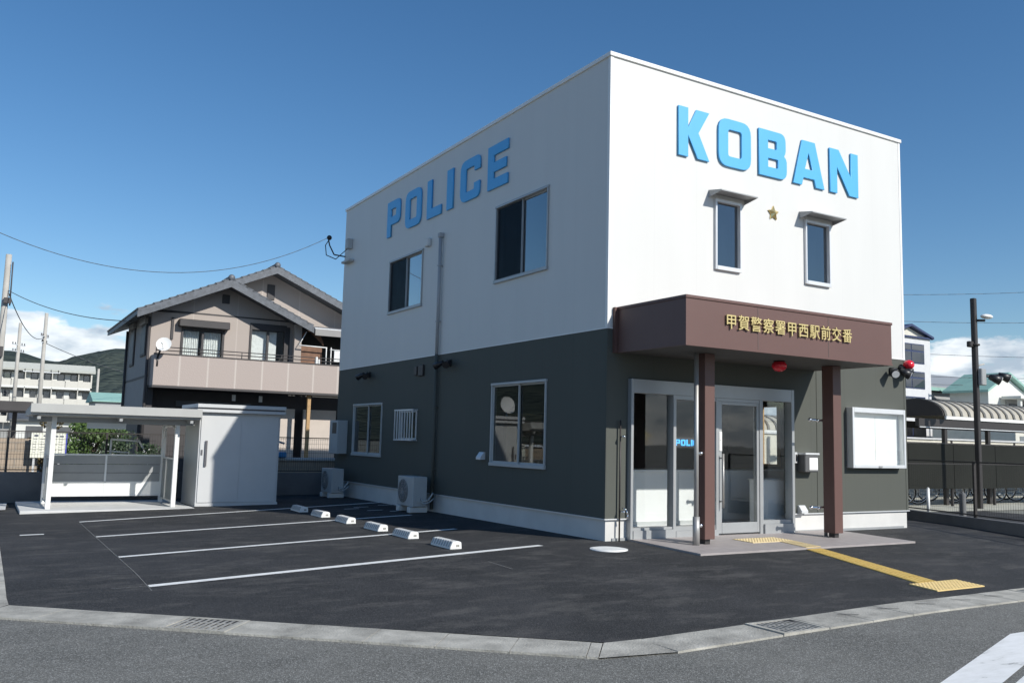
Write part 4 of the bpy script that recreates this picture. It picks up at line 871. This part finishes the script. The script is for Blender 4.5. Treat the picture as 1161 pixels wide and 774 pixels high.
# ground floor: recess, posts and pale panels
MB().box(-3.2, 21.8, -.45, 8, 21.95, 2.6).build('porch_wall', 'htrim', Hs)
for x0, x1 in ((1.1, 1.72), (2.05, 3.3), (3.6, 5.2)):
    MB().box(x0, 21.3, -.2, x1, 21.4, 2.10).build('porch_panel', 'porch', Hs)
for x in (1.86,): MB().box(x, 20.3, -.45, x+.12, 20.42, 2.6).build('porch_post', 'wood', Hs)
for x in (-.6, .35): MB().box(x, 21.2, 2.30, x+.12, 21.25, 2.52).build('porch_light', 'cap', Hs)
MB().box(-2.4, 21.70, 2.05, .2, 21.79, 2.25).build('porch_shutter', 'aptd', Hs)
# laundry pole, umbrella cloth and clothes on the balcony
t = thing('laundry_pole', (2, 20.4, 3.7), 'white laundry poles on brackets above the balcony rail', 'laundry pole')
b = MB(); b.cyl((1.45, 20.35, 4.38), (2.5, 20.35, 4.36), .022, n=8).cyl((2.62, 20.35, 4.30), (4.5, 20.35, 4.28), .022, n=8)
for x in (2.48, 2.66): b.cyl((x, 20.35, 3.6), (x, 20.35, 4.38), .02, n=6)
b.cyl((1.45, 20.35, 4.38), (1.75, 20.5, 4.9), .015, n=6); b.build('poles', 'cap', t)
b = MB()
for i in range(9):
    a0 = math.pi*i/9; a1 = math.pi*(i+1)/9
    b.b.faces.new([b.b.verts.new(v) for v in ((1.95, 20.9, 5.0), (1.95+.5*math.cos(a0), 20.6, 4.45+.50*math.sin(a0)), (1.95+.5*math.cos(a1), 20.6, 4.45+.50*math.sin(a1)))])
b.box(1.5, 20.62, 3.75, 2.4, 20.64, 4.40); b.build('cloth', 'brownb', t)
for x, w_, m_, l_ in ((2.78, .22, 'curtain', .42), (3.05, .12, 'navy', .38), (3.25, .2, 'curtain', .35)):
    tag(MB().box(x, 20.33, 4.27-l_, x+w_, 20.37, 4.27, .01).build('hanging_cloth', m_), {2.78: 'pale towel hanging from the balcony laundry pole', 3.05: 'dark narrow garment hanging beside the pale towel', 3.25: 'white garment hanging right of the dark one'}[x], 'laundry')
tag(MB().box(2.02, 20.10, 3.72, 2.1, 20.25, 3.98, .02).box(2.12, 20.10, 3.72, 2.18, 20.25, 3.9, .02).build('white_shoes', 'cap'), 'small white shoes drying on the balcony coping', 'shoes')
# satellite dish
t = thing('satellite_dish', (-3.3, 20.1, 3.9), 'white satellite dish fixed to the left end of the balcony', 'satellite dish')
def dish(c, R, tilt, t):
    b = MB(); c = Vector(c); n = 22; prev = None; ax = Vector(tilt).normalized(); u = ax.orthogonal().normalized(); w = ax.cross(u)
    rings = []
    for k in range(5):
        r = R*k/4; d = .18*R*(k/4)**2
        rings.append([b.b.verts.new(c+u*r*math.cos(2*math.pi*i/n)+w*r*math.sin(2*math.pi*i/n)+ax*d) for i in range(n)] if k else [b.b.verts.new(c)])
    for i in range(n): b.b.faces.new((rings[0][0], rings[1][i], rings[1][(i+1) % n]))
    for k in range(1, 4):
        for i in range(n): b.b.faces.new((rings[k][i], rings[k+1][i], rings[k+1][(i+1) % n], rings[k][(i+1) % n]))
    for f in b.b.faces: f.smooth = True
    b.build('reflector', 'cap', t)
    MB().cyl(c, c-ax*.2, .03, n=8).build('mount', 'black', t); MB().tube([c-Vector((0, 0, R*.9)), c+ax*.35-Vector((0, 0, R*.4))], .012).ball(c+ax*.36-Vector((0, 0, R*.38)), .04, n=6).build('receiver', 'cap', t)
dish((-3.22, 19.85, 4.0), .24, (-.35, -1, .35), t)
MB().tube([(-3.25, 20.05, 3.95), (-3.35, 20.12, 3.6), (-3.35, 20.12, 3.3)], .03).build('bracket', 'black', t)
# yard wall and pale ledges in the garden
t = thing('garden_wall', (-10, 14.4, -.45), 'low tan block wall in the neighbour garden behind the fence', 'wall')
MB().box(-22, 14.2, -.45, -6.9, 14.35, .9).build('blockwork', 'brick', t)
t = thing('planter_wall', (1, 14.6, -.45), 'low pale block planter behind the fence between the shed and the building', 'planter')
MB().box(-2.5, 14.5, -.45, 3.5, 14.75, .42).build('blockwork', 'brick', t); MB().box(-2.55, 14.45, .42, 3.55, 14.8, .50, .01).build('coping', 'slab', t)
tag(MB().box(-.95, 14.3, .5, -.6, 14.6, .66, .03).build('blue_bucket', mat('blue_plastic', (.05, .25, .5), .4, var=.1)), 'small blue tub on the pale planter wall', 'tub')
tag(MB().tube([(-1.35, 14.6, .5), (-1.3, 14.6, 1.0), (-1.0, 14.6, 1.02), (-.6, 14.6, .9)], .03).build('garden_hoop', 'slab'), 'bent grey hoop rail standing behind the fence', 'rail')

# ------------------------------------------------------------------ left background
t = thing('carport', (-8.5, 19, -.5), 'dark flat-roofed carport at the left edge of the photo', 'carport')
MB().box(-14, 17.6, 1.62, -6.95, 21, 1.90, .02).build('roof', 'htrim', t)
for x in (-7.35, -10.5): MB().box(x-.06, 18.9, -.5, x+.06, 19.02, 1.62).build('post', 'htrim', t)
def car(loc, label):
    t = thing('parked_car', loc, label, 'car'); x, y, z = loc
    prof = [(-2.1, .3), (-2.1, .75), (-1.9, .9), (-1.1, .98), (-.5, 1.45), (.9, 1.48), (1.6, 1.0), (2.1, .9), (2.15, .35)]
    bb = MB(); bb.prism([(x+u, z+v) for u, v in prof], 'y', y-.8, y+.8, .06); bb.build('body', 'cargl', t)
    for s in (-1, 1):
        MB().prism([(x-.98, z+1.0), (x-.48, z+1.38), (x+.85, z+1.4), (x+1.35, z+1.02)], 'y', y+s*.795, y+s*.81).build('side_glass', 'black', t)
        for u in (-1.35, 1.35): MB().cyl((x+u, y+s*.68, z+.31), (x+u, y+s*.83, z+.31), .31, n=20).build('wheel', 'rubber', t)
    MB().box(x-2.16, y-.7, z+.6, x-2.09, y-.4, z+.78).build('headlight', 'cap', t)
car((-9.1, 17.6, -.45), 'pale parked car under the dark carport at the left edge')
t = thing('tall_yard_dish', (-8.2, 16.5, -.5), 'white dish on a pole cut off by the left edge of the photo', 'satellite dish')
MB().cyl((-8.25, 17.1, -.5), (-8.25, 17.1, 2.5), .035, n=10).build('pole', 'alul', t); dish((-8.20, 16.95, 2.42), .30, (-.1, -1, .2), t)
# apartment block
A_ = thing('apartment_block', (-2, 96, -.4), 'long three-storey cream apartment block with balconies in front of the hills', 'building')
def apt():
    x0, x1, yf = -8.5, 6.3, 144
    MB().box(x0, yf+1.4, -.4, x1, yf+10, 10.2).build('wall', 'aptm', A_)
    MB().box(x0, yf, 7.35, x1+.1, yf+1.4, 7.7).build('floor_slab', 'hw', A_); MB().box(x0, yf, 4.55, x1+.1, yf+1.4, 4.9).build('floor_slab', 'hw', A_)
    for k, zf in enumerate((2.0, 4.9, 7.7)):
        for i in range(8):
            xx = x0+i*(x1-x0)/8; wd = (x1-x0)/8
            MB().box(xx+.06, yf+.02, zf, xx+wd-.06, yf+.12, zf+1.0).build('balcony', 'apt', A_)
            w = MB().box(xx+.9, yf+1.33, zf+.1, xx+wd-.2, yf+1.395, zf+2.0).build('window', 'glassm', A_)
            MB().box(xx+.0, yf+1.2, zf+1.0, xx+.75, yf+1.39, zf+2.1).build('pale_pier', 'hw', A_)
            if i % 2: MB().box(xx-.06, yf+.0, zf, xx+.06, yf+1.4, zf+2.6).build('partition', 'apt', A_)
    MB().prism([(yf-.3, 10.0), (yf-.3, 10.35), (yf+1.0, 11.3), (yf+10.4, 11.3), (yf+10.4, 10.2), (yf+.2, 10.05)], 'x', x0-.3, x1+.5).build('roof', 'aptr', A_)
    MB().box(x1-.1, yf, -.4, x1+.1, yf+1.4, 10).build('end_wall', 'apt', A_)
A_.location = (-1, 146, -.4)
apt()
for (x, y, w_, d_, z1, mwall, mroof, lab) in ((3.6, 86, 5, 6, 3.9, 'grey', 'green', 'low grey house with pale green roof right of the apartment block'), (-12, 60, 7, 6, 1.9, 'apt', 'aptd', 'low pale house behind the carport'), (-3.5, 52, 6, 6, 1.6, 'hw', 'aptd', 'low white house seen under the shelter roof')):
    t = thing('distant_house', (x, y, -.4), lab, 'house')
    MB().box(x-w_/2, y-d_/2, -.4, x+w_/2, y+d_/2, z1).build('wall', mwall, t)
    MB().prism([(y-d_/2-.3, z1), (y-d_/2-.3, z1+.1), (y, z1+1.0), (y+d_/2+.3, z1+.1), (y+d_/2+.3, z1)], 'x', x-w_/2-.3, x+w_/2+.3).build('roof', mroof, t)
    for k in range(3): MB().box(x-w_/2+.6+k*1.5, y-d_/2-.03, .4, x-w_/2+1.5+k*1.5, y-d_/2+.01, 1.3).build('window', 'aptd', t)
# poles and cables
def pole(loc, z1, r, label, arms, name='utility_pole', m='conc'):
    x, y = loc; t = thing(name, (x, y, -.4), label, 'utility pole', 'utility poles at the left edge')
    MB().cyl((x, y, -.4), (x, y, z1), r, r*.72, n=14).build('shaft', m, t)
    for (z, w_, ang) in arms:
        c, s = math.cos(ang), math.sin(ang); a = MB().obox((x, y), (c, s), w_, .04, z-.04, z+.04).build('crossarm', 'alul', t); b = MB()
        for k in (-.9, -.5, .5, .9): b.cyl((x+c*w_*k, y+s*w_*k, z), (x+c*w_*k, y+s*w_*k, z+.22), .05, .035, n=8)
        b.build('insulator', 'htrim', a)
    return t
pole((-10.05, 10.0), 6.6, .14, 'concrete pole just outside the left edge that carries the long cable', [])
t = pole((-7.70, 34.7), 8.95, .17, 'thick tall concrete utility pole at the left edge, nearest of the poles', [])
b = MB(); b.tube([(-7.52, 34.5, 8.6), (-7.5, 34.5, 6.6)], .03).box(-7.75, 34.4, 6.7, -7.45, 34.52, 6.95).box(-7.95, 34.4, 4.3, -7.6, 34.52, 4.75); b.build('fittings', 'htrim', t)
pole((-4.15, 73.3), 10.9, .19, 'grey utility pole with crossarms in front of the apartment block, right one of the two', [(8.9, .9, 1.2), (8.4, .6, 1.2), (5.9, 1.4, .1)])
pole((-5.85, 80), 10.6, .19, 'grey utility pole with crossarms in front of the apartment block, left one of the two', [(8.6, 1.0, 1.0), (8.0, .9, 1.0)])
pole((1.65, 87.9), 7.35, .15, 'short slim utility pole right of the apartment block', [(4.3, .6, .4)])
def cable(A, B, sag, r, label, n=24):
    A = Vector(A); B = Vector(B); pts = []
    for i in range(n+1): q = i/n; p = A.lerp(B, q); p.z -= sag*4*q*(1-q); pts.append(p)
    m = pts[n//2]; t = MB().tube(pts, r, 5).build('overhead_cable', 'wire'); return tag(t, label, 'cable', 'overhead cables')
cable((-10, 10, 6), (-.45, 12.05, 6.52), 1.4, .0075, 'long overhead cable running across the sky to the white building', 32)
cable((-7.6, 34.6, 7.3), (-3.75, 22, 4.95), .35, .016, 'overhead cable from the nearest pole down to the house eave')
cable((-7.7, 34.7, 7.5), (-4.15, 73.3, 8.9), 1.0, .025, 'upper cable between the nearest pole and the grey pole behind')
cable((-4.15, 73.3, 8.4), (14, 90, 7.0), 1.2, .03, 'cable running right from the grey pole over the hill line')

# ------------------------------------------------------------------ right background
# street light pole
t = thing('light_pole', (14.85, 3.2, -.4), 'dark square-section light pole right of the building', 'light pole')
MB().box(14.79, 3.14, -.4, 14.92, 3.27, 5.33, .015).build('shaft', 'blackm', t)
b = MB().ball((15.12, 3.0, 4.83), .12, (1.9, 1.0, .55)); b.build('upper_lamp', 'cap', t)
MB().tube([(14.88, 3.18, 4.72), (15.08, 3.03, 4.72)], .035).build('lamp_arm', 'blackm', t)
MB().ring((14.86, 3.2, 4.05), .10, .03, 'z').box(14.62, 3.18, 3.98, 14.8, 3.3, 4.14, .02).build('collar', 'blackm', t)
MB().box(14.84, 3.02, 2.95, 15.06, 3.14, 3.40, .02).build('control_box', 'greyp', t)
for (x, z) in ((15.2, 3.14), (15.62, 3.22)):
    hd = MB().cyl((14.95, 3.1, 3.2), (x, 2.95, z+.05), .03, n=8).cyl((x-.06, 3.0, z+.05), (x+.12, 2.8, z-.06), .07, .13, n=16).build('floodlight_head', 'black', t); MB().cyl((x+.121, 2.799, z-.061), (x+.127, 2.793, z-.065), .11, n=16).build('lens', 'cap', hd)
# arched bicycle shelter
def barrel(x0, x1, yb, label, zc=1.78, R=.9, xr=.0):
    t = thing('arched_shelter', ((x0+x1)/2, yb, -.34), label, 'bicycle shelter', 'long arched bicycle shelters')
    b = MB(); n = 12; N = int((x1-x0)/.04)
    prof = [(yb+R-R*math.cos(math.pi*k/n), zc+.50*math.sin(math.pi*k/n)) for k in range(n+1)]
    V0 = [b.b.verts.new((x0, y, z)) for y, z in prof]; V1 = [b.b.verts.new((x1, y, z)) for y, z in prof]
    for k in range(n): f = b.b.faces.new((V0[k], V1[k], V1[k+1], V0[k+1])); f.smooth = True
    Rf = b.build('roof', 'rib', t)
    b = MB(); x = x0
    while x < x1:
        for k in range(n):
            (y1, z1), (y2, z2) = prof[k], prof[k+1]; c = Vector((yb+R, zc)); s = 1.03
            q = [c+(Vector(p)-c)*s for p in (prof[k], prof[k+1])]
            A = [b.b.verts.new(v) for v in ((x, q[0].x, q[0].y), (x+.10, q[0].x, q[0].y), (x+.10, q[1].x, q[1].y), (x, q[1].x, q[1].y))]; b.b.faces.new(A)
            Bq = [b.b.verts.new(v) for v in ((x, y1, z1), (x, y2, z2), (x, q[1].x, q[1].y), (x, q[0].x, q[0].y))]; b.b.faces.new(Bq)
            Cq = [b.b.verts.new(v) for v in ((x+.1, y1, z1), (x+.1, y2, z2), (x+.1, q[1].x, q[1].y), (x+.1, q[0].x, q[0].y))]; b.b.faces.new(Cq)
        x += .38
    b.build('roof_ribs', 'ribd', Rf)
    b = MB(); b.prism(prof[::1], 'x', x0-.05, x0-.01); b.build('end_panel', 'blackm', Rf)
    MB().box(x0-.02, yb-.06, zc-.10, x1, yb-.02, zc-.01).build('gutter', 'cap', Rf)
    MB().box(x0-1.2, yb-.02, zc-.32, x1, yb+.10, zc-.11).box(x0-1.2, yb+1.7, zc-.32, x1, yb+1.8, zc-.11).build('beam', 'blackm', t)
    MB().box(x0-1.2, yb-.05, zc-.36, x1, yb-.021, zc-.335).build('beam_trim', 'alul', t)
    x = x0+.05
    while x < x1: 
        MB().box(x-.06, yb+.0, -.35, x+.06, yb+.1, zc-.32).build('post', 'blackm', t); x += 2.1
    return t
barrel(15.24, 34, 4.4, 'long ribbed arched shelter roof behind the dark screen on the right', zc=2.16, R=.95)
barrel(11.9, 15.0, 9.3, 'ribbed arched shelter seen through the window at the right of the entrance', zc=1.7, R=.9)
# dark windbreak screen
t = thing('windbreak_screen', (13, 4.0, -.34), 'long dark smoked-panel screen in front of the bicycle shelter', 'screen wall')
for i in range(12):
    x = 11.0+i*2.0; MB().box(x+.01, 4.0, .14, x+1.99, 4.03, .80).build('panel', 'panel', t); MB().box(x+.01, 4.01, .83, x+1.99, 4.04, 1.35).build('panel', 'panel', t)
    MB().box(x-.03, 4.05, -.34, x+.03, 4.11, 1.36).build('post', 'blackm', t)
MB().box(11, 4.005, .80, 35, 4.045, .83).build('rail', 'blackm', t); MB().box(11, 4.0, 1.351, 35, 4.05, 1.385).build('top_rail', 'blackm', t)
t = thing('pale_boundary_wall', (20, 7.5, -.34), 'pale cream wall strip behind the dark screen', 'wall')
MB().box(9, 8.6, -.34, 60, 8.8, 1.55).build('render', 'pale2', t); MB().box(9, 8.55, 1.56, 60, 8.85, 1.62).build('coping', 'alul', t)
for x in range(10, 58, 4): MB().box(x, 8.57, -.3, x+.08, 8.6, 1.55).build('joint', 'blackm', t)
for (x, y, s) in ((13.9, 3.6, 1), (17.3, 3.8, 1)):
    pass
tag(MB().cyl((10.4, 1.7, -.34), (10.4, 1.7, .30), .035, n=12).cyl((10.4, 1.7, .3), (10.4, 1.7, .33), .035, .015, n=12).build('white_bollard', 'cap'), 'short white bollard behind the right-hand fence', 'bollard')
tag(MB().box(11.1, 1.3, -.34, 11.22, 1.42, .22, .02).cyl((11.16, 1.36, .22), (11.16, 1.36, .25), .03, n=10).build('grey_stone_post', 'wallk'), 'square grey concrete post in the yard beyond the right-hand fence', 'post')
# bicycles
def bicycle():
    t = thing('bicycle', (0, 0, 0), 'x', 'bicycle', 'bicycles parked behind the dark screen')
    for y in (-.53, .53):
        w = MB().ring((0, y, .33), .31, .022, 'x', 30, 6).build('wheel', 'rubber', t); b = MB().ring((0, y, .33), .285, .010, 'x', 30, 4)
        for k in range(14): a = k*math.pi/7; b.cyl((0, y, .33), (0, y+.28*math.cos(a), .33+.28*math.sin(a)), .003, n=4)
        b.build('rim', 'chrome', w)
    MB().tube([(0, -.53, .33), (0, .0, .30), (0, .12, .78), (0, -.38, .82), (0, -.0, .30)], .018, 8).tube([(0, .53, .33), (0, .12, .70)], .012, 6).tube([(0, .53, .33), (0, 0, .30)], .012, 6).tube([(0, -.53, .33), (0, -.40, .92)], .016, 8).build('frame', 'bike', t)
    MB().tube([(-.26, -.25, 1.0), (-.12, -.38, .98), (0, -.41, .95), (.12, -.38, .98), (.26, -.25, 1.0)], .012, 6).build('handlebar', 'chrome', t)
    MB().ball((0, .16, .86), .1, (.9, 1.4, .4)).build('saddle', 'black', t)
    b = MB().box(-.15, -.78, .72, .15, -.52, .95, .02); b.build('basket', 'acg', t)
    MB().box(-.06, -.04, .2, .06, .04, .22).ring((.04, 0, .30), .09, .008, 'x', 16, 4).build('pedals', 'chrome', t)
    return t
bk = bicycle(); xs = (11.6, 13.2, 13.75, 15.6, 16.2, 17.6, 18.9, 20.1)
bl = ['bicycle hidden mostly by the building corner, leftmost in the row', 'bicycle second from the left in the row behind the screen', 'bicycle just left of the light pole base', 'bicycle directly right of the light pole base', 'bicycle second right of the light pole', 'bicycle third right of the light pole', 'bicycle near the right edge of the photo', 'bicycle cut off by the right edge of the photo']
for i, x in enumerate(xs):
    o = bk if i == 0 else copy_tree(bk); o.location = (x, 5.0+random.uniform(-.1, .1), -.318); o.rotation_euler = (0, random.uniform(-.05, .05), math.radians(58)+random.uniform(-.12, .12)); o['label'] = bl[i]
# gabled tower with blue windows
t = thing('office_tower', (41.5, 23, -.4), 'light tiled four-storey tower with large blue windows and glazed gable top', 'building')
tx0, tx1, ty = 38.45, 42.5, 23.0
MB().box(tx0, ty, -.4, tx1, ty+6, 8.15).build('wall', 'towerw', t)
for z, zz in ((.9, 2.6), (3.3, 4.45), (4.95, 6.0), (6.5, 7.72)):
    w = MB().box(39.2, ty-.03, z, 41.85, ty+.01, zz).build('window', 'navy', t)
    for k in range(2):
        for q in range(2): MB().box(39.28+k*1.3, ty-.05, z+.06+q*(zz-z)*.62, 40.5+k*1.3, ty-.031, (z+(zz-z)*.58) if q == 0 else zz-.06).build('pane', 'bglass', w)
pk = (tx0+tx1)/2
MB().prism([(tx0, 8.16), (pk, 8.72), (tx1, 8.16)], 'y', ty+.1, ty+6).build('gable', 'pale2', t)
b = MB()
for (ax, az, bx, bz) in ((tx0-.15, 8.10, pk, 8.78), (pk, 8.78, tx1+.15, 8.10)):
    b.prism([(ax, az), (bx, bz), (bx, bz+.14), (ax, az+.14)], 'y', ty-.2, ty+6.2)
b.box(tx0-.15, ty-.12, 8.08, tx1+.15, ty-.001, 8.18); b.build('roof', 'navy', t)
# green roofed house
t = thing('green_roofed_house', (47, 20, -.4), 'white gabled house with pale green metal roof behind the arched shelter', 'house')
MB().box(44.4, 20.5, -.4, 48.3, 23, 4.95).build('wall', 'hw', t)
b = MB(); b.prism([(44.4, 4.95), (46.3, 5.9), (48.3, 4.95)], 'y', 20.51, 20.7); b.build('gable', 'hw', t)
b = MB(); b.prism([(43.9, 4.80), (46.3, 6.0), (48.9, 4.78), (48.9, 4.92), (46.3, 6.14), (43.9, 4.94)], 'y', 20.2, 23.2); b.build('roof', 'green', t)
w = MB().box(46.2, 20.4, 3.0, 48.3, 20.49, 4.6).build('window', 'grey', t); MB().box(46.4, 20.36, 3.2, 48.1, 20.399, 4.2).build('pane', 'aptd', w)
MB().box(45.6, 19.2, 4.45, 51, 20.39, 4.62).build('porch_roof', 'hw', t)
for x in (45.9, 50.2): MB().box(x, 19.4, -.4, x+.2, 19.6, 4.45).build('porch_post', 'hw', t)
t = thing('low_grey_hall', (46, 26, -.4), 'long low grey building with thin green roof edge between the tower and the green-roofed house', 'building')
MB().box(43.5, 25, -.4, 62, 32, 5.05).build('wall', 'grey', t); MB().prism([(24.6, 5.3), (24.6, 5.4), (30, 6.9), (32.2, 5.4)], 'x', 43.2, 62).build('roof', 'greyp', t); MB().box(43.1, 24.55, 5.1, 62.2, 24.7, 5.32).build('roof_edge', 'green', t)
MB().box(45.6, 24.93, 3.9, 47.6, 24.99, 4.6).build('window', 'aptd', t); MB().box(47.7, 24.93, 3.8, 50.5, 24.99, 4.5).build('red_panel', 'redw', t)
t = thing('street_lamp', (43.2, 20.6, -.4), 'thin grey street pole in front of the low grey building', 'street lamp'); MB().cyl((43.2, 20.6, -.4), (43.2, 20.6, 6.4), .07, .05, n=8).build('shaft', 'conc', t); MB().cyl((43.2, 20.6, 6.3), (43.9, 20.4, 6.5), .05, n=6).build('arm', 'conc', t)
for k, (z0_, z1_, sg) in enumerate(((10.9, 12.8, .5), (9.4, 10.4, .5), (7.5, 7.7, .4), (6.0, 6.5, .4), (5.4, 6.0, .3))):
    cable((36, 27, z0_), (60, 14, z1_), sg, .014, 'faint overhead wire right of the building, number %s from the top' % ('one', 'two', 'three', 'four', 'five')[k])
for (x, y, w_, z1, m_, lab) in ((24, 24, 6, 2.2, 'aptd', 'dark low building seen below the arched roof'), (33, 22, 5, 2.0, 'hw', 'small white building seen below the arched roof'), (41, 17, 3, 2.6, 'pale2', 'small cream building right of the light pole below the arched roof')):
    t = thing('distant_building', (x, y, -.4), lab, 'building'); MB().box(x, y, -.4, x+w_, y+5, z1).build('wall', m_, t); MB().box(x-.1, y-.1, z1, x+w_+.1, y+5.1, z1+.12).build('roof', 'aptr', t)
    for i in range(3): MB().box(x+.4+i*w_/3.2, y-.03, z1-1.2, x+1.2+i*w_/3.2, y+.01, z1-.5).build('window', 'glassm', t)

# ------------------------------------------------------------------ hills
from mathutils import noise
def hills():
    b = MB(); nx, ny = 150, 26; V = []
    for i in range(nx):
        row = []
        ang = math.radians(-40+i*(68)/(nx-1))
        for j in range(ny):
            d = 480+j*34; x = math.sin(ang)*d-8; y = math.cos(ang)*d
            q = j/(ny-1); deg = math.degrees(ang)
            ridge = 58+7*math.exp(-((deg-6.8)/2.2)**2)-6*math.exp(-((deg-3.2)/1.4)**2)+4*math.exp(-((deg+1.5)/2)**2)
            prof = math.sin(min(1, q*1.9)*math.pi/2)**1.2
            z = ridge*prof*(d/780)+noise.fractal(Vector((x*.012, y*.012, 0)), 1, 2, 5)*5*prof+noise.noise(Vector((x*.08, y*.08, 3)))*3*prof
            fall = min(1, (28-deg)/10); z *= max(.0, fall)
            row.append(b.b.verts.new((x, y, max(-1, z)-.5)))
        V.append(row)
    for i in range(nx-1):
        for j in range(ny-1): f = b.b.faces.new((V[i][j], V[i+1][j], V[i+1][j+1], V[i][j+1])); f.smooth = True
    return b.build('hills', 'hill')
struct(hills())
